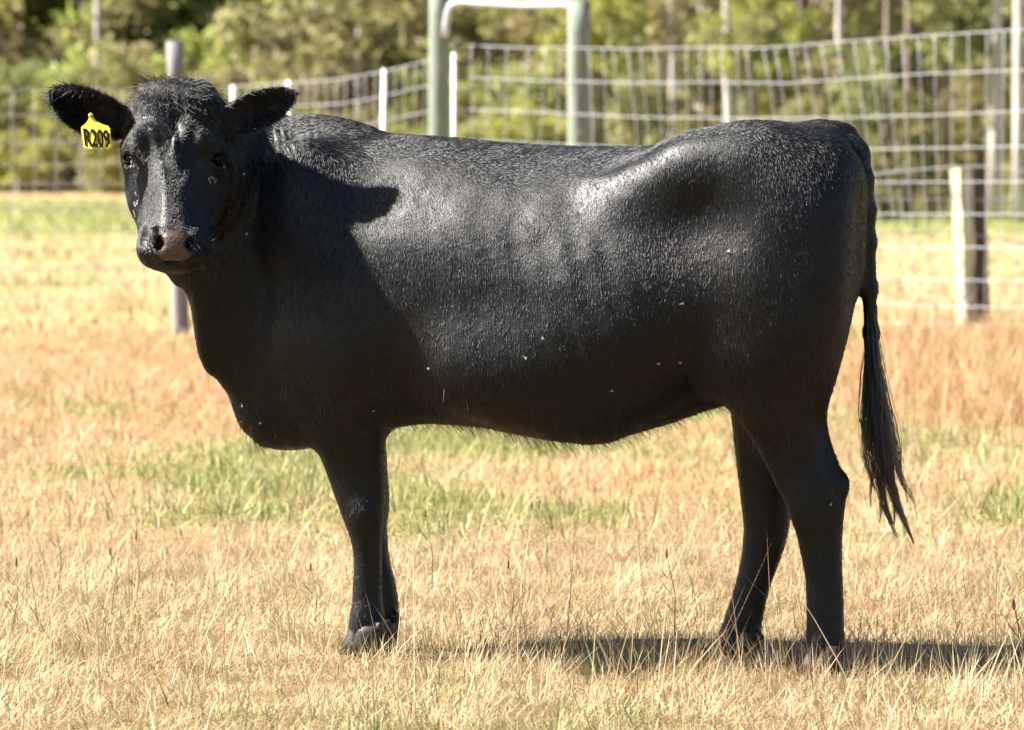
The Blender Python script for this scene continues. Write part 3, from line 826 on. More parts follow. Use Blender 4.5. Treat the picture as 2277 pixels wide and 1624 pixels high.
# fore legs
gc_z([(700, 676, 862, .10), (760, 670, 864, .095), (820, 668, 862, .088), (880, 662, 859, .082), (960, 682, 858, .07), (1020, 712, 858, .058), (1100, 741, 860, .05), (1140, 756, 858, .05), (1180, 771, 854, .046), (1205, 779, 852, .042),
      (1250, 785, 851, .038), (1324, 782, 852, .038), (1372, 776, 858, .045), (1400, 772, 858, .045), (1425, 766, 858, .048), (1440, 764, 858, .048)], .085, .035)
gc_z([(800, 700, 850, .08), (900, 722, 852, .07), (1000, 752, 860, .056), (1060, 766, 865, .05), (1120, 776, 868, .05), (1180, 791, 863, .044), (1240, 800, 868, .038),
      (1310, 808, 884, .04), (1345, 808, 889, .044), (1375, 802, 884, .044), (1420, 796, 878, .048)], .225, .035)
for (px, py, y, r_) in ((840, 1390, .05, .012), (852, 1392, .12, .011), (878, 1372, .19, .012), (880, 1370, .255, .011)):
    ell(px, py, y, (r_, r_, r_ * 1.3), .012)
# hind legs
gc_z([(430, 1712, 1858, .08), (520, 1676, 1868, .10), (640, 1642, 1872, .114), (750, 1604, 1860, .112), (820, 1596, 1846, .10), (870, 1613, 1841, .09), (920, 1641, 1839, .078), (980, 1673, 1849, .064), (1030, 1698, 1867, .054),
      (1072, 1719, 1886, .050), (1110, 1739, 1883, .048), (1160, 1761, 1877, .046), (1220, 1776, 1874, .042), (1300, 1790, 1876, .04), (1380, 1792, 1878, .042), (1430, 1789, 1880, .046), (1470, 1785, 1878, .047), (1492, 1784, 1876, .05)], -.31, .09)
gc_z([(640, 1640, 1850, .10, -.06), (760, 1612, 1815, .11, -.05), (870, 1607, 1790, .09), (920, 1623, 1780, .078), (1020, 1634, 1773, .06), (1088, 1642, 1768, .052), (1165, 1651, 1758, .048), (1205, 1650, 1750, .045), (1245, 1645, 1737, .042),
      (1310, 1630, 1713, .04), (1380, 1607, 1698, .044), (1415, 1594, 1694, .047), (1445, 1586, 1690, .05), (1462, 1583, 1690, .05)], -.035, .04)
for (px, py, y, r_) in ((1864, 1446, -.345, .012), (1866, 1446, -.275, .012), (1686, 1414, -.07, .011)):
    ell(px, py, y, (r_, r_, r_ * 1.2), .012)
ell(1596, 868, -.16, (.012, .012, .03), .012); ell(1588, 862, -.08, (.012, .012, .026), .012)
ell(1520, 868, -.1, (.16, .10, .055), .05, (0, -16, 0))                             # fold of the flank and udder
ell(806, 1138, .052, (.018, .018, .028), .03)          # knee
ell(1870, 1078, -.315, (.012, .018, .022), .02); ell(1800, 1120, -.335, (.03, .02, .05), .04)     # hock
ell(1846, 1010, -.372, (.010, .016, .07), .03, (0, -14, 0), True)                                 # hollow before the heel cord
ell(1838, 1240, -.36, (.006, .012, .08), .02, (0, 0, 0), True); ell(828, 1250, .035, (.006, .012, .06), .02, (0, 0, 0), True)   # tendon grooves
ell(1705, 905, -.365, (.05, .03, .06), .05, (0, 25, 0))                                            # gaskin
# tail
chain([(1820, 302, YC(1820), .042), (1868, 308, YC(1868), .037), (1896, 345, -.25, .036), (1914, 400, -.275, .0265), (1926, 470, -.265, .0205), (1930, 540, -.26, .0175), (1933, 640, -.257, .0165), (1937, 740, -.255, .0155), (1942, 830, -.255, .0145), (1946, 900, -.255, .008)], .02)
# head
HX, HY = 388, -.085
lift_y = lambda rows: [(a_, b_, c_, d_, e_ + HY) for a_, b_, c_, d_, e_ in rows]
gc_z(lift_y([(182, 328, 450, .03, .055), (198, 306, 472, .062, .05), (222, 297, 480, .085, .045), (262, 290, 487, .104, .042), (310, 289, 488, .116, .036), (352, 295, 483, .12, .03), (385, 306, 472, .10, .03)]), .045, .02, p=3.0, asym=.2)
gc_z(lift_y([(320, 310, 468, .11, .04), (352, 293, 486, .128, .032), (400, 294, 486, .136, .0), (450, 299, 480, .130, -.035),
      (500, 306, 472, .112, -.075), (540, 312, 467, .095, -.115), (572, 324, 457, .08, -.14), (592, 346, 434, .06, -.15), (602, 370, 414, .03, -.15)]), .045, .03, p=2.15, asym=.4)
ell(389, 542, -.175 + HY, (.074, .07, .056), .03)                                   # muzzle
chain([(383, 335, -.050 + HY, .064), (383, 420, -.091 + HY, .061), (386, 505, -.158 + HY, .06)], .03)   # bridge of the nose
ell(388, 550, -.208 + HY, (.056, .048, .046), .025)                                  # nose pad
ell(389, 588, -.165 + HY, (.056, .06, .021), .014)                                   # chin
for s_ in (-1, 1):
    ell(HX + s_ * 66, 395, .03 + HY, (.036, .09, .085), .05)                         # cheek
    ell(HX + s_ * 60, 550, -.145 + HY, (.022, .065, .040), .03)                        # flews
    ell(HX + s_ * 72, 316, -.035 + HY, (.032, .05, .026), .05, (0, s_ * 25, 0))       # brow
    ell(HX + s_ * 97, 352, -.018 + HY, (.018, .034, .034), .03)                      # orbit
    ell(HX + s_ * 44, 322, -.175 + HY, (.014, .05, .05), .05, (0, s_ * 14, 0), True)  # hollow beside the brow
    ell(HX + s_ * 88, 410, -.185 + HY, (.026, .07, .055), .05, (0, 0, 0), True)         # below the eye
    ell(HX + s_ * 78, 478, -.222 + HY, (.018, .05, .045), .05, (0, 0, 0), True)         # side of the bridge
    ell(HX + s_ * 34, 536, -.250 + HY, (.009, .026, .0175), .006, (0, s_ * 30, 0), True)  # nostril
    ell(HX + s_ * 38, 548, -.246 + HY, (.008, .024, .011), .006, (0, s_ * 60, 0), True)
    ell(HX + s_ * 46, 524, -.222 + HY, (.008, .016, .020), .016, (0, s_ * 10, 0))      # wing of the nostril
    ell(HX + s_ * 97, 352, -.048 + HY, (.016, .022, .017), .006, (0, 0, 0), True)      # eye socket
ell(388, 245, -.1 + HY, (.006, .04, .05), .03, (0, 0, 0), True)                       # parting of the forehead
ell(388, 583, -.235 + HY, (.046, .02, .0014), .006, (0, 0, 0), True)                  # mouth
ell(395, 555, .02, (.045, .09, .06), .06)
ell(500, 360, .03, (.045, .09, .11), .07)                                             # behind the jaw                                            # throat
# ears: cupped leaves
EARS = []
def ear(base, tip, Yb, Yt, hw, seed):
    A, B = P3(*base, Yb), P3(*tip, Yt)
    e1 = (B - A); L = e1.length; e1 /= L
    nrm = Vector((0.0, -1.0, -0.22)); nrm = (nrm - e1 * nrm.dot(e1)).normalized()
    e2 = nrm.cross(e1)
    us = [h[0] for h in hw]; hs = [h[1] / 919.0 for h in hw]
    lo = [min(A[i], B[i]) - .09 for i in range(3)]; hi = [max(A[i], B[i]) + .09 for i in range(3)]
    s = box(lo, hi); X, Y_, Z = coords(s); x, y, z = X - A.x, Y_ - A.y, Z - A.z
    u = (x * e1.x + y * e1.y + z * e1.z) / L; v = x * e2.x + y * e2.y + z * e2.z; n_ = x * nrm.x + y * nrm.y + z * nrm.z
    h = np.maximum(pc(u.ravel(), us, hs).reshape(u.shape), .002)
    cup = .9 * v * v / .05 + .0 - .012 * np.sin(np.clip(u, 0, 1) * 3.1)
    th = .006 + .012 * np.clip(1 - u * 2.2, 0, 1)
    out = np.maximum(np.maximum(-u, u - 1) * L, 0)
    d = np.maximum(np.abs(v) - h, np.abs(n_ - cup) - th)
    d = np.maximum(d, out - .002).astype(np.float32)
    put(s, d * .8, .012)
    EARS.append((A, B, e1, e2, nrm, L, us, hs))
ear((284, 277), (115, 205), .05 + HY, -.02 + HY, [(0, 26), (.12, 32), (.3, 44), (.5, 50), (.7, 46), (.86, 34), (.95, 20), (1, 6)], 1)
ear((494, 272), (658, 206), .05 + HY, .0 + HY, [(0, 24), (.2, 32), (.4, 41), (.58, 42), (.74, 36), (.87, 25), (.95, 13), (1, 4)], 2)
chain([(310, 268, .05 + HY, .036), (272, 272, .045 + HY, .03)], .03); chain([(466, 266, .05 + HY, .036), (508, 264, .045 + HY, .028)], .03)
# fine relief: neck wrinkles and the folds round the jaw
def relief():
    a, b = P3(500, 640, 0), P3(720, 270, 0)
    s = box((float(at(430, 640, 0)[0]), Y0, float(at(430, 660, 0)[1])), (b.x, .25, b.z + .05))
    X, Y_, Z = coords(s)
    cx, cz = [float(q) for q in at(388, 400, 0)]
    rad = np.sqrt((X - cx) ** 2 + ((Z - cz) * .8) ** 2) + 0 * Y_
    fold = np.sin(rad * 2 * np.pi / .021 + 2.0 * np.sin(Z * 9)) * np.exp(-((rad - .145) / .022) ** 2) * .0042
    x2 = X + .04 * np.sin(Z * 11) + .25 * (Z - 1.2)
    zc = float(at(0, 350, 0)[1])
    wr = np.sin(x2 * 2 * np.pi / .019) * (.6 + .4 * np.sin(x2 * 71)) * np.exp(-((Z - zc) / .075) ** 2) * np.exp(-((X - float(at(630, 0, 0)[0])) / .075) ** 2) * .0034
    FD[s] += (fold + wr).astype(np.float32) * (Y_ < .28)
relief()
print('field', time.time() - T0)

def surface_nets(F, org, h):
    ins = F < 0
    nx, ny, nz = F.shape
    c = [ins[dx:nx - 1 + dx, dy:ny - 1 + dy, dz:nz - 1 + dz] for dx in (0, 1) for dy in (0, 1) for dz in (0, 1)]
    any_ = c[0].copy(); all_ = c[0].copy()
    for q in c[1:]: any_ |= q; all_ &= q
    act = any_ & ~all_
    ids = np.argwhere(act)
    idx = np.full(act.shape, -1, np.int32); idx[act] = np.arange(len(ids))
    acc = np.zeros((len(ids), 3), np.float32); cnt = np.zeros(len(ids), np.float32)
    cor = [(dx, dy, dz) for dx in (0, 1) for dy in (0, 1) for dz in (0, 1)]
    val = {q: F[ids[:, 0] + q[0], ids[:, 1] + q[1], ids[:, 2] + q[2]] for q in cor}
    for a in cor:
        for k in range(3):
            if a[k] == 0:
                b = tuple(1 if i == k else a[i] for i in range(3))
                fa, fb = val[a], val[b]; m = (fa < 0) != (fb < 0)
                t = np.where(m, fa / np.where(m, fa - fb, 1), 0)
                p = np.tile(np.array(a, np.float32), (len(ids), 1)); p[:, k] += t
                acc += p * m[:, None]; cnt += m
    V = (ids + acc / cnt[:, None]) * h + np.array(org)
    quads = []
    for k in range(3):
        sl0 = [slice(None)] * 3; sl1 = [slice(None)] * 3
        sl0[k] = slice(0, -1); sl1[k] = slice(1, None)
        A, B = ins[tuple(sl0)], ins[tuple(sl1)]
        e = np.argwhere(A != B)
        o1, o2 = [i for i in range(3) if i != k]
        e = e[(e[:, o1] > 0) & (e[:, o2] > 0) & (e[:, o1] < F.shape[o1] - 1) & (e[:, o2] < F.shape[o2] - 1)]
        a_in = A[e[:, 0], e[:, 1], e[:, 2]]
        def cell(d1, d2):
            q = e.copy(); q[:, o1] -= d1; q[:, o2] -= d2
            return idx[q[:, 0], q[:, 1], q[:, 2]]
        Q = np.stack([cell(1, 1), cell(0, 1), cell(0, 0), cell(1, 0)], 1)
        flip = a_in if k != 1 else ~a_in
        Q[~flip] = Q[~flip][:, ::-1]
        quads.append(Q)
    return V.astype(np.float32), np.concatenate(quads).astype(np.int32)
BV, BQ = surface_nets(FD, (ax[0], ay[0], az[0]), HV)
del FD
# light smoothing, then drop loose crumbs
for _ in range(3):
    acc = np.zeros_like(BV); cnt = np.zeros(len(BV), np.float32)
    for i in range(4):
        a, b = BQ[:, i], BQ[:, (i + 1) % 4]
        for k in range(3):
            acc[:, k] += np.bincount(a, BV[b, k], len(BV)).astype(np.float32)
        cnt += np.bincount(a, minlength=len(BV))
    BV = BV * .5 + .5 * acc / np.maximum(cnt, 1)[:, None]
tx, tz = BV[:, 0] / (10.0 / FPX) + PW / 2, HORIZON + (CAM_H - BV[:, 2]) * FPX / 10.0
msk = (sstep(690, 800, tx) * (1 - sstep(800, 1000, tz)) * (1 - sstep(1850, 1900, tx)))[:, None].astype(np.float32)
sel = np.where(msk[:, 0] > .001)[0]
lut = np.full(len(BV), -1, np.int64); lut[sel] = np.arange(len(sel))
ea = np.concatenate([BQ[:, i] for i in range(4)]); eb = np.concatenate([BQ[:, (i + 1) % 4] for i in range(4)])
keep_ = lut[ea] >= 0
ea, eb = lut[ea[keep_]], eb[keep_]
cntS = np.maximum(np.bincount(ea, minlength=len(sel)), 1)[:, None]
for _ in range(45):
    acc = np.stack([np.bincount(ea, BV[eb, k], len(sel)) for k in range(3)], 1) / cntS
    BV[sel] += msk[sel] * .7 * (acc - BV[sel]).astype(np.float32)
def normals(V, Q):
    n = np.cross(V[Q[:, 2]] - V[Q[:, 0]], V[Q[:, 3]] - V[Q[:, 1]])
    N = np.zeros_like(V)
    for i in range(4):
        for k in range(3): N[:, k] += np.bincount(Q[:, i], n[:, k], len(V)).astype(np.float32)
    return N / np.maximum(np.linalg.norm(N, axis=1), 1e-9)[:, None], n
BN, FN = normals(BV, BQ)
# muscle, rib and skin relief on the trunk
u_ = tx + (tz - 600) * -.28
rib = np.cos((u_ - 1000) / 64 * 2 * np.pi) * sstep(930, 1010, tx) * (1 - sstep(1330, 1430, tx)) * sstep(470, 560, tz) * (1 - sstep(760, 860, tz))
rel = rib * .0013 + (vnoise(BV, 6, 301) - .5) * .012 + (vnoise(BV, 15, 302) - .5) * .0034 + (vnoise(BV, 42, 303) - .5) * .0009
side_ = (np.abs(BN[:, 1]) > .25) * 1.0
BV = BV + BN * (rel * msk[:, 0] * sstep(.2, .5, np.abs(BN[:, 1])))[:, None].astype(np.float32)
BN, FN = normals(BV, BQ)
ctr = BV.mean(0)
print('body', len(BV), 'verts', time.time() - T0, 'outward', float((FN * (BV[BQ[:, 0]] - ctr)).sum(1).mean()))
def pxw(px, py, Y): return np.array(P3(px, py, Y), np.float32)
def dens_ell(P, px, py, Y, r):
    return (((P - pxw(px, py, Y)) / np.array(r, np.float32)) ** 2).sum(1)
def nose_mask(P):
    m = 1 - sstep(.75, 1.05, dens_ell(P, 388, 548, -.235 + HY, (.047, .06, .041)))
    m = m * (P[:, 1] < -.19 + HY)
    return (1 - np.maximum(*[1 - sstep(.8, 1.3, dens_ell(P, 388 + q * 36, 541, -.25 + HY, (.013, .06, .019))) for q in (-1, 1)])) * np.maximum(m, (1 - sstep(.7, 1.1, dens_ell(P, 388, 530, -.25 + HY, (.055, .05, .018)))) * (P[:, 1] < -.19 + HY))
cow = empty('heifer', (float(at(1250, 1470, -.05)[0]), -.02, 0), label='black beef heifer standing side on in dry grass with her head turned to face us', cat='cow')
body = link('body', np_mesh('body', BV, BQ.ravel(), np.full(len(BQ), 4), True, None, {'nose': nose_mask(BV)}), cow, M['skin'])

# ------------------------------------------------------------------ coat of short hair, combed over the body
def sample(n, wfn):
    cen = BV[BQ].mean(1); area = np.linalg.norm(FN, axis=1) * .5
    w = area * wfn(cen)
    w /= w.sum()
    f = rng.choice(len(BQ), n, p=w)
    u, v = rng.random(n).astype(np.float32), rng.random(n).astype(np.float32)
    q = BQ[f]
    wt = np.stack([(1 - u) * (1 - v), u * (1 - v), u * v, (1 - u) * v], 1)[:, :, None]
    N = (BN[q] * wt).sum(1)
    return (BV[q] * wt).sum(1), N / np.linalg.norm(N, axis=1)[:, None]
def unit(v): return v / np.maximum(np.linalg.norm(v, axis=1), 1e-9)[:, None]
def add_curves(name, P, rad, parent, mat, tint=None):
    """P: (n, k, 3) points, rad: (n, k)"""
    n, k = P.shape[:2]
    cu = bpy.data.hair_curves.new(name)
    cu.add_curves([k] * n)
    cu.attributes['position'].data.foreach_set('vector', np.ascontiguousarray(P, np.float32).ravel())
    ra = cu.attributes.get('radius') or cu.attributes.new('radius', 'FLOAT', 'POINT')
    ra.data.foreach_set('value', np.ascontiguousarray(rad, np.float32).ravel())
    if tint is not None:
        ta = cu.attributes.new('tint', 'FLOAT_COLOR', 'CURVE')
        c = np.ones((n, 4), np.float32); c[:, :3] = tint
        ta.data.foreach_set('color', c.ravel())
    o = link(name, cu, parent)
    cu.materials.append(mat)
    return o
xpx = lambda X: X / (10.0 / FPX) + PW / 2        # rough photo column of a point near the heifer
zpy = lambda Z: HORIZON + (CAM_H - Z) * FPX / 10.0
def is_head(P): return (xpx(P[:, 0]) < 500 - 40 * sstep(480, 620, zpy(P[:, 2]))) & (P[:, 1] < .13 + HY) & (zpy(P[:, 2]) < 612)
def ear_mask(P):
    m = np.zeros(len(P))
    for (A, B, e1, e2, nr, L, us, hs) in EARS:
        q = P - np.array(A, np.float32); u = q @ np.array(e1, np.float32) / L
        v = q @ np.array(e2, np.float32); n_ = q @ np.array(nr, np.float32)
        m = np.maximum(m, (u > .02) * (u < 1.1) * (np.abs(v) < .075) * (np.abs(n_ - .02) < .07))
    return m * ((xpx(P[:, 0]) < 290) | (xpx(P[:, 0]) > 498)) * (zpy(P[:, 2]) < 335)
def flow(P, N):
    X, Z = xpx(P[:, 0]), zpy(P[:, 2])
    g = np.zeros_like(P)
    rearw = sstep(600, 1000, X)
    low = sstep(850, 1000, Z)
    g[:, 0] = .06 + .12 * rearw * (1 - low); g[:, 2] = -1
    back = sstep(.35, 1.0, N[:, 2])[:, None] * .8
    g = g * (1 - back) + np.array([1.0, 0, -.25]) * back
    lw = (low * (Z > 880))[:, None]
    g = g * (1 - lw) + np.array([.12, 0, -1]) * lw
    belly = sstep(.3, .9, -N[:, 2])[:, None] * (Z < 1000)[:, None]
    g = g * (1 - belly) + np.array([.6, 0, -.9]) * belly
    # swirl in front of the stifle and over the elbow
    st = np.exp(-(((X - 1700) / 110) ** 2 + ((Z - 770) / 70) ** 2))[:, None] * .8
    g = g * (1 - st) + np.array([.35, -.5, -.8]) * st
    h = is_head(P)
    wx, wz = X - 388, Z - 308
    rr_ = np.sqrt(wx ** 2 + wz ** 2) + 8
    gh = np.stack([wx / rr_ * .8, np.zeros(len(P)), -wz / rr_], 1)
    g = np.where(h[:, None], gh, g)
    e = ear_mask(P) > 0
    ge = np.stack([np.where(X < 400, -1.0, 1.0), np.zeros(len(P)), np.full(len(P), .1)], 1)
    g = np.where(e[:, None], ge, g)
    tl = (X > 1912) & (Z > 330)
    g = np.where(tl[:, None], np.array([.1, 0, -1]), g)
    return g
def length(P, N):
    X, Z = xpx(P[:, 0]), zpy(P[:, 2])
    L = np.full(len(P), .013)
    L += .006 * sstep(1000, 600, X) * (Z < 700)
    L += .010 * np.exp(-(((X - 1700) / 130) ** 2 + ((Z - 790) / 80) ** 2))
    L += .012 * sstep(.4, .9, -N[:, 2]) * (Z < 1000) * (X > 540)
    L = np.where(Z > 1000, .0095, L)
    h = is_head(P); L = np.where(h, .0075 + .006 * np.exp(-((Z - 280) / 60) ** 2), L)
    L = np.where(h & (Z < 235), .017, L)
    L = np.where(ear_mask(P) > 0, .013, L)
    L = np.where((X > 1880) & (Z > 300) & (Z < 520) & (P[:, 1] < .1), .013, L)
    return L
def coat(n, lenfn, wfn, r0, lift, clump, jit, name, k=4, dirfn=flow, droop=0.0, keep=None, cellf=170):
    P, N = sample(n, wfn)
    bad = (nose_mask(P) > .35) | (P[:, 2] < .03)
    for s_ in (-1, 1): bad |= dens_ell(P, 388 + s_ * 99, 352, -.05 + HY, (.024, .03, .0105)) < 1
    if keep is not None: bad |= ~keep(P, N)
    P, N = P[~bad], N[~bad]
    g = dirfn(P, N)
    # combing noise, then lie along the skin
    nz = np.stack([vnoise(P, 24, 40 + i) - .5 for i in range(3)], 1) * 1.0 + np.stack([vnoise(P, 70, 50 + i) - .5 for i in range(3)], 1) * .9
    g = unit(g) + nz * jit + rng.normal(0, .16, P.shape) * jit * 1.5
    g = unit(g - N * (g * N).sum(1)[:, None])
    L = lenfn(P, N) * rng.uniform(.6, 1.3, len(P))
    cell = np.floor(P * cellf + 9 * (np.stack([vnoise(P, 120, 60 + i) for i in range(3)], 1))).astype(np.int32)
    cv = np.stack([_hash(cell[:, 0], cell[:, 1], cell[:, 2], 70 + i) - .5 for i in range(3)], 1) * clump
    lf = lift * rng.uniform(.5, 1.5, len(P)) * (1 + .35 * is_head(P))
    ts = np.linspace(0, 1, k)
    pts = []
    for t in ts:
        q = P + g * (L * t)[:, None] * (1 - .15 * t) + N * (L * lf * (t - .55 * t * t))[:, None] + cv * (L * t * t)[:, None]
        q = q + np.array([0, 0, -1.0]) * (droop * L * t * t)[:, None]
        q = q - N * .0006 * (1 - t)
        pts.append(q)
    R = (r0 * rng.uniform(.7, 1.25, len(P)))[:, None] * np.array([1, .9, .65, .2])[None, :] if k == 4 else (r0 * rng.uniform(.7, 1.25, len(P)))[:, None] * np.linspace(1, .2, k)[None, :] ** .7
    br = vnoise(P, 5, 90)
    tint = np.array([[.0018, .00165, .0016]]) * rng.uniform(.6, 1.4, (len(P), 1)) + np.array([[.006, .0026, .0008]]) * (sstep(.6, .85, br) * rng.random(len(P)))[:, None]
    o = add_curves(name, np.stack(pts, 1), R, cow, M['fur'], tint)
    return tag(o, kind='stuff')
def w_main(c):
    near = np.where(c[:, 1] < YC(xpx(c[:, 0])) + .05, 1.0, .45)
    return near * (1 + 2.6 * is_head(c))
coat(360000, length, w_main, .0005, .15, .3, .34, 'coat')
# long tuft on the poll
def poll_keep(P, N): return is_head(P) & (zpy(P[:, 2]) < 236) & (N[:, 2] > -.3)
def poll_dir(P, N):
    X, Z = xpx(P[:, 0]), zpy(P[:, 2])
    g = np.stack([(X - 388) / 80.0, np.full(len(P), -.5), np.where(Z < 190, .1, -1.3)], 1)
    return g
coat(3600, lambda P, N: np.full(len(P), .028), lambda c: (is_head(c) & (zpy(c[:, 2]) < 236)) + 1e-9, .0005, .22, 1.5, .45, 'poll_tuft', 6, poll_dir, .1, poll_keep, 62)
# fringe of the ears
def ear_dir(P, N):
    X = xpx(P[:, 0])
    return np.stack([np.where(X < 400, -.8, .8), np.full(len(P), -.35), np.full(len(P), -.45)], 1)
coat(7000, lambda P, N: np.full(len(P), .016), lambda c: ear_mask(c) + 1e-9, .0005, .45, 1.0, .5, 'ear_fringe', 5, ear_dir, .1, lambda P, N: ear_mask(P) > 0)
# whiskers of the muzzle and wisps of the belly line
coat(45, lambda P, N: np.full(len(P), .024), lambda c: (dens_ell(c, 388, 565, -.19 + HY, (.1, .09, .05)) < 1) * (np.abs(xpx(c[:, 0]) - 388) > 40) + 1e-9, .00032, 2.4, .5, .6, 'whiskers', 6, lambda P, N: N + np.array([0, 0, -.6]), .3,
     lambda P, N: dens_ell(P, 388, 565, -.19 + HY, (.1, .09, .05)) < 1.2)
coat(2600, lambda P, N: np.full(len(P), .032), lambda c: ((zpy(c[:, 2]) > 830) & (zpy(c[:, 2]) < 1000)) + 1e-9, .0004, .9, .8, .5, 'belly_fringe', 5, flow, .5,
     lambda P, N: (N[:, 2] < -.45) & (zpy(P[:, 2]) < 1000))
# tail: short hair is in the coat; the switch hangs in parted locks
def switch(): # parted locks
    locks = [  # tip px, tip py, start py, spread, via offset, weight
        (2021, 1212, 800, 14, (8, 0), 260), (2037, 1168, 830, 9, (26, -10), 28), (1984, 1200, 800, 13, (2, 0), 220), (1998, 1178, 840, 9, (4, 6), 60), (1960, 1168, 800, 9, (-14, 0), 90),
        (1948, 1132, 790, 7, (-24, 10), 70), (2022, 1098, 800, 10, (22, 0), 110), (2010, 1120, 800, 9, (30, -6), 70), (1926, 1010, 770, 7, (-20, 0), 90), (1934, 1096, 780, 8, (-26, 0), 70), (1990, 1130, 790, 16, (10, 0), 240), (1968, 1060, 770, 16, (0, 0), 300),
        (1972, 960, 740, 20, (4, 0), 300)]
    Pall = []
    Yt = -.262
    K = 12
    for (tx, ty, sy, sp, via, n) in locks:
        sx0 = np.interp(sy, [640, 740, 830, 900], [1933, 1937, 1942, 1946])
        n = int(n * .5); s0 = rng.uniform(-50, 80, n); a = rng.uniform(-1, 1, n)
        shift = rng.normal(0, 1, n)
        pts = []
        ph = rng.uniform(0, 6.28); end = rng.uniform(.72, 1.0, n) ** .6
        yo = rng.normal(0, .010, n); wv = rng.uniform(-1, 1, n)
        bulge = (1968 - 1946) * .6
        for i in range(K):
            t = i / (K - 1) * end
            px = sx0 + a * 13 + (tx - sx0 - a * 13) * (t ** 1.5) + via[0] * .45 * np.sin(np.pi * t) + a * 9 * np.sin(np.pi * np.minimum(t * 1.1, 1)) * (1 - t) + shift * sp * .27 * (1 - .6 * t) * (.25 + np.sin(np.pi * t) * .7 - .2 * t ** 6)
            py = (sy + s0) + (ty - sy - s0) * t + via[1] * np.sin(np.pi * t)
            px = px + 12 * np.sin(t * 10 + ph) * t ** 2.2 + wv * 2.5 * np.sin(t * 14 + ph) * t
            X_, Z_ = at(px, py, Yt)
            pts.append(np.stack([X_, Yt + yo * (1 + 1.3 * np.sin(np.pi * t)), Z_], 1))
        Pall.append(np.stack(pts, 1))
    P = np.concatenate(Pall)
    R = .00062 * rng.uniform(.7, 1.3, (len(P), 1)) * np.linspace(1, .45, K)[None, :]
    tint = np.array([[.004, .0034, .003]]) * rng.uniform(.6, 1.4, (len(P), 1))
    o = add_curves('tail_switch', P, R, cow, M['fur'], tint)
    tag(o, kind='stuff')
switch()
print('coat', time.time() - T0)

# eyes, eyelids, hooves, dewclaws
for s_ in (-1, 1):
    c = P3(388 + s_ * 94.5, 352, -.037 + HY)
    e = MB().ball(c, (.0155, .0185, .0150), 20, 14).build('eye', M['eye'], cow)
    lid = MB()
    for sg, r0 in ((1, .0045), (-1, .0036)):
        pts = []
        for i in range(9):
            a = math.pi * i / 8
            pts.append(c + Vector((s_ * .006 + math.cos(a) * .0165, -.0165 + .016 * abs(math.cos(a)) ** 2 - .001, sg * math.sin(a) * .0105 - sg * math.cos(a) * .0)))
        lid.tube(pts, [r0 * q_ for q_ in (.35, .5, .65, .7, .7, .7, .65, .5, .35)], 8)
    lid.build('eyelid', M['lid'], cow)
    lsh = []
    for i in range(26):
        a = math.pi * (.12 + .76 * i / 25)
        p0 = c + Vector((s_ * .006 + math.cos(a) * .0165, -.0165 + .016 * abs(math.cos(a)) ** 2 - .003, math.sin(a) * .0115))
        dv = Vector((s_ * .3 + math.cos(a) * .5, -.9, .25)).normalized()
        lsh.append([p0 + dv * (.014 * t) + Vector((0, 0, -.006 * t + .009 * t * t)) for t in (0, .35, .7, 1)])
    add_curves('eyelash', np.array(lsh), np.tile(np.array([.0005, .0004, .0003, .0001]), (26, 1)), cow, M['fur'], np.full((26, 3), .012)).name
def hoof(px, py, Y, yaw):
    c = P3(px, py, Y); c.z = 0.0
    o = None
    for s_ in (-1, 1):
        mb = MB(); vs = []; fs = []; n = 14; rows = [(0, 1.0), (.03, .93), (.055, .82), (.072, .7)]
        for (z, k) in rows:
            for i in range(n):
                a = 2 * math.pi * i / n
                x = math.cos(a) * .052 * k - .010 * (1 - z / .072) + .012 * z / .072; y = math.sin(a) * .024 * k * (1.1 - .3 * max(0, -math.cos(a))) + s_ * .026
                x += .0 ; vs.append((c.x + x * math.cos(yaw) - y * math.sin(yaw), c.y + x * math.sin(yaw) + y * math.cos(yaw), z))
        for r_ in range(3):
            for i in range(n): fs.append([r_ * n + i, r_ * n + (i + 1) % n, (r_ + 1) * n + (i + 1) % n, (r_ + 1) * n + i])
        fs.append(list(range(n))[::-1]); fs.append([3 * n + i for i in range(n)])
        mb.add(vs, fs).build('hoof', M['hoof'], cow)
for a in ((812, 1452, .085, -.3), (840, 1435, .225, -.3), (1832, 1500, -.31, -.2), (1638, 1472, -.035, -.2)): hoof(*a)
for (px, py, y, r_) in ((843, 1394, .036, .0095), (884, 1376, .19, .0095), (1871, 1451, -.345, .009), (1692, 1419, -.075, .009)):
    c = P3(px, py, y)
    MB().ball(c, (r_, r_ * .9, r_ * 1.2), 10, 8).build('dewclaw', M['hoof'], cow)

# ------------------------------------------------------------------ yellow ear tag
tgY = -.075 + HY
to = empty('ear_tag', P3(203, 262, tgY), label='yellow plastic ear tag printed R209 hanging from the left-hand ear', cat='ear tag')
out = [(199, 254), (205, 253), (208, 262), (216, 271), (229, 277), (240, 280), (244, 285), (250, 326), (248, 330), (240, 331), (200, 331), (189, 329), (186, 326), (180, 288), (181, 282), (188, 277), (195, 269), (198, 261)]
def tagY(px, py): return tgY - .00022 * (py - 253) - .00036 * (px - 202) + .004 * ((px - 215) / 35) ** 2
vs = [P3(x, y, tagY(x, y)) for x, y in out]; n = len(vs)
cen = P3(214, 300, tagY(214, 300)); neckc = P3(202, 262, tagY(202, 262))
back = [v + Vector((0, .0022, 0)) for v in vs]
fs = []
MBt = MB()
allv = vs + back + [cen, cen + Vector((0, .0022, 0))]
for i in range(n):
    j = (i + 1) % n
    fs.append([i, j, 2 * n]); fs.append([n + j, n + i, 2 * n + 1]); fs.append([j, i, n + i, n + j])
MBt.add(allv, fs).build('panel', M['yellow'], to, smooth=False)
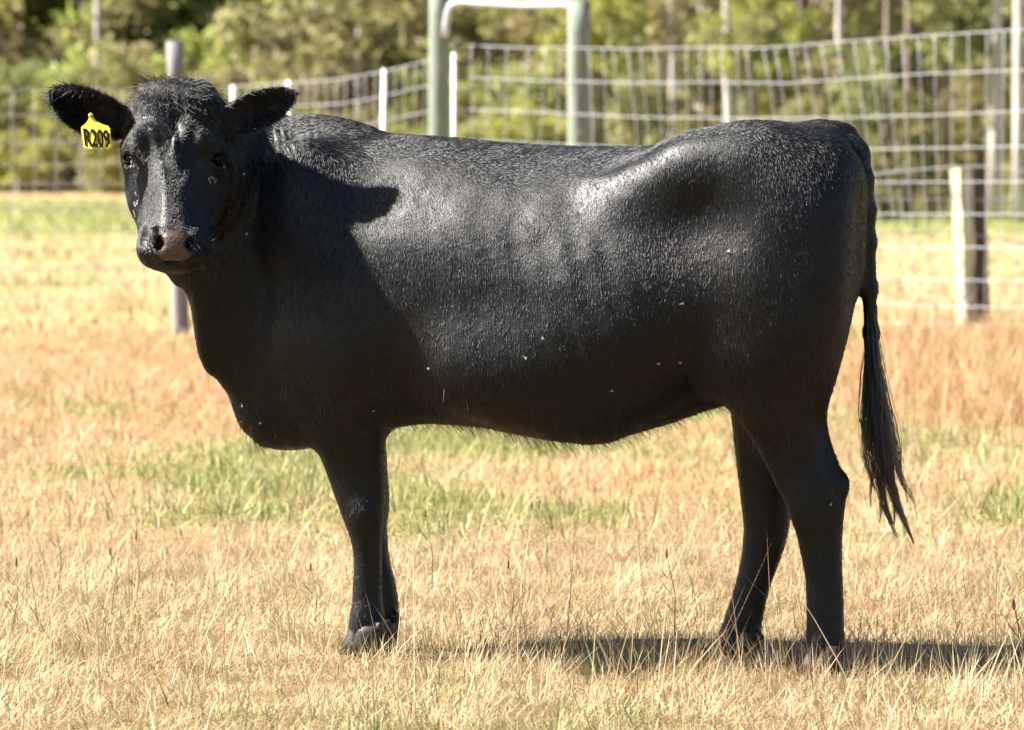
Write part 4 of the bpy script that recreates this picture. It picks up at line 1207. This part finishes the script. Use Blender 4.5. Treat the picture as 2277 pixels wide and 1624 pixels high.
MB().ball(P3(202, 257, tgY - .004), (.006, .005, .006), 10, 8).build('stud', M['yellow'], to)
tc = bpy.data.curves.new('numerals', 'FONT'); tc.body = 'R209'; tc.size = .052; tc.extrude = .0004; tc.offset = .0013; tc.space_character = 1.0; tc.align_x = 'CENTER'; tc.align_y = 'CENTER'
tmp = bpy.data.objects.new('numerals', tc); COL.objects.link(tmp)
bpy.context.view_layer.update()
me = bpy.data.meshes.new_from_object(tmp.evaluated_get(bpy.context.evaluated_depsgraph_get()))
bpy.data.objects.remove(tmp)
nco = np.array([v.co for v in me.vertices]); w_ = np.ptp(nco[:, 0]); h_ = np.ptp(nco[:, 1]); mid_ = (nco.max(0) + nco.min(0)) / 2
for v in me.vertices:
    q = v.co
    u, vv = (q.x - mid_[0]) / w_, (q.y - mid_[1]) / h_
    px, py = 215.5 + u * 58 + vv * -5, 308 - vv * 41 + u * 5
    p_ = P3(px, py, tagY(px, py) - .0022 - q.z)
    v.co = p_
link('numerals', me, to, M['ink'])

# ------------------------------------------------------------------ flies
bvh = BVHTree.FromPolygons([tuple(map(float, v)) for v in BV[:]], [tuple(map(int, q)) for q in BQ], all_triangles=False)
CAMP = Vector((0, CAM_Y, CAM_H))
fb = MB().ball((0, 0, 0), (.0033, .0016, .0015), 6, 5).ball((.0035, 0, .0002), (.0011, .0013, .0011), 5, 4).mesh('body')
fw = MB().add([(.001, 0, .0012), (-.006, -.0030, .0018), (-.0068, -.0009, .0018), (.001, 0, .0014), (-.006, .0030, .0018), (-.0068, .0009, .0018)], [[0, 1, 2], [3, 5, 4]]).mesh('wing', False)
fb.materials.append(M['fly']); fw.materials.append(M['wing'])
def fly(px, py, label, group, s=1.0):
    d = (P3(px, py, 0) - CAMP).normalized()
    h, nrm, _, _ = bvh.ray_cast(CAMP, d)
    if h is None: return
    o = empty('fly', h + nrm * .006, label=label, cat='fly', group=group)
    o.rotation_mode = 'QUATERNION'
    o.rotation_quaternion = nrm.to_track_quat('Z', 'X') @ Matrix.Rotation(rr.uniform(0, 6.28), 3, 'Z').to_quaternion()
    o.scale = (s, s, s)
    for nm, me_ in (('body', fb), ('wing', fw)):
        c = link(nm, me_); c.parent = o
rr = random.Random(12)
for _ in range(17):
    t = rr.random(); fly(292 + 15 * t + rr.uniform(-5, 6), 350 + 30 * t + rr.uniform(-4, 4), 'small fly in the cluster at the inner corner of the left-hand eye', 'flies round the left-hand eye', .9)
for _ in range(15):
    t = rr.random(); fly(312 - 10 * t + rr.uniform(-4, 4), 430 + 55 * t, 'small fly in the row down the left-hand cheek', 'flies on the left-hand cheek', .9)
for _ in range(7): fly(468 + rr.uniform(-10, 8), 402 + rr.uniform(-8, 8), 'small fly in the knot below the right-hand eye', 'flies below the right-hand eye', .9)
for _ in range(3): fly(484 + rr.uniform(-12, 12), 364 + rr.uniform(-4, 6), 'small fly on the lower lid of the right-hand eye', 'flies on the right-hand eye', .8)
for _ in range(12): fly(334 + rr.uniform(-8, 8), 545 + rr.uniform(-14, 14), 'small fly beside the left-hand nostril', 'flies beside the nostril', .7)
for (px, py, lb) in ((548, 524, 'pale fly on the shaded neck right of the jaw'), (828, 911, 'pale fly on the upper foreleg'), (1168, 794, 'pale fly low on the ribs'), (1213, 754, 'pale fly on the ribs above the belly'),
                     (1357, 868, 'pale fly on the belly'), (955, 818, 'pale fly behind the elbow'), (1515, 676, 'pale fly on the flank'), (1845, 1117, 'pale fly on the near hock'), (541, 897, 'pale fly on the brisket'),
                     (580, 940, 'pale fly low on the brisket'), (1620, 560, 'pale fly on the thigh below the hip'), (1508, 802, 'pale fly at the flank fold'), (536, 390, 'pale fly on the neck fold level with the eyes'), (1460, 805, 'pale fly ahead of the flank fold')):
    fly(px, py, lb, None, 1.1)
# ------------------------------------------------------------------ weeds standing over the grass
def weed(px, py_base, py_top, px_top, label, kind='spike', group=None):
    Y = CAM_H * FPX / (py_base - HORIZON) + CAM_Y
    b, t = P3(px, py_base, Y), P3(px_top, py_top, Y); b.z = -.01
    o = empty('weed_stalk', (b.x, b.y, 0), label=label, cat='weed', group=group)
    m_ = b.lerp(t, .5) + Vector((.012, 0, .004))
    st = MB().tube([b, m_, t], [.0014, .0012, .0009], 5)
    for k in (.35, .55, .7):
        q = b.lerp(t, k); sd = rr.choice((-1, 1)); e = q + Vector((sd * .02, rr.uniform(-.01, .01), .03)); st.tube([q, q.lerp(e, .5) + Vector((sd * .004, 0, 0)), e], [.0009, .0012, .0003], 4)
    st.build('stem', M['stem'], o)
    hd = MB()
    if kind == 'spike': hd.ball(t, (.0035, .0035, .013), 7, 6); hd.build('seed_head', M['seed'], o)
    elif kind == 'flower':
        for k in range(9):
            a = 6.28 * k / 9; hd.add([t, t + Vector((math.cos(a) * .008, math.sin(a) * .008, .003)), t + Vector((math.cos(a + .5) * .008, math.sin(a + .5) * .008, .003))], [[0, 1, 2]])
        hd.build('flower', M['petal'], o, False)
    else:
        for k in range(90):
            v = Vector((rr.gauss(0, 1), rr.gauss(0, 1), rr.gauss(0, 1))).normalized()
            w2 = v.cross(Vector((.3, .5, .8))).normalized() * .0009
            hd.add([t, t + v * .013 + w2, t + v * .013 - w2], [[0, 1, 2]])
        hd.build('seed_puff', M['puff'], o, False)
for a in ((300, 1360, 1190, 302, 'tall green weed stalk with a closed bud left of the forelegs'), (22, 1420, 1250, 36, 'green weed stalk near the left edge of the grass'), (128, 1330, 1165, 124, 'weed stalk with a small yellow flower on the left', 'flower'),
          (260, 1330, 1225, 244, 'dark weed stalk beside the tall bud on the left'), (1004, 1370, 1295, 1004, 'round pale seed puff on a short stalk behind the shadow', 'puff'), (1215, 1290, 1120, 1198, 'leaning green weed stalk under the belly'),
          (1500, 1420, 1230, 1482, 'thin dark stalk rising from the shadow between the legs'), (1135, 1400, 1255, 1130, 'weed stalk at the left end of the shadow'), (2262, 1480, 1345, 2254, 'dark weed spikes at the right edge beside the shadow'), (960, 1330, 1140, 945, 'bent weed stalk right of the forelegs'),
          (700, 1390, 1260, 690, 'weed stalk close in front of the forelegs')):
    weed(*a)
print('script', time.time() - T0, 'objects', len(bpy.data.objects))
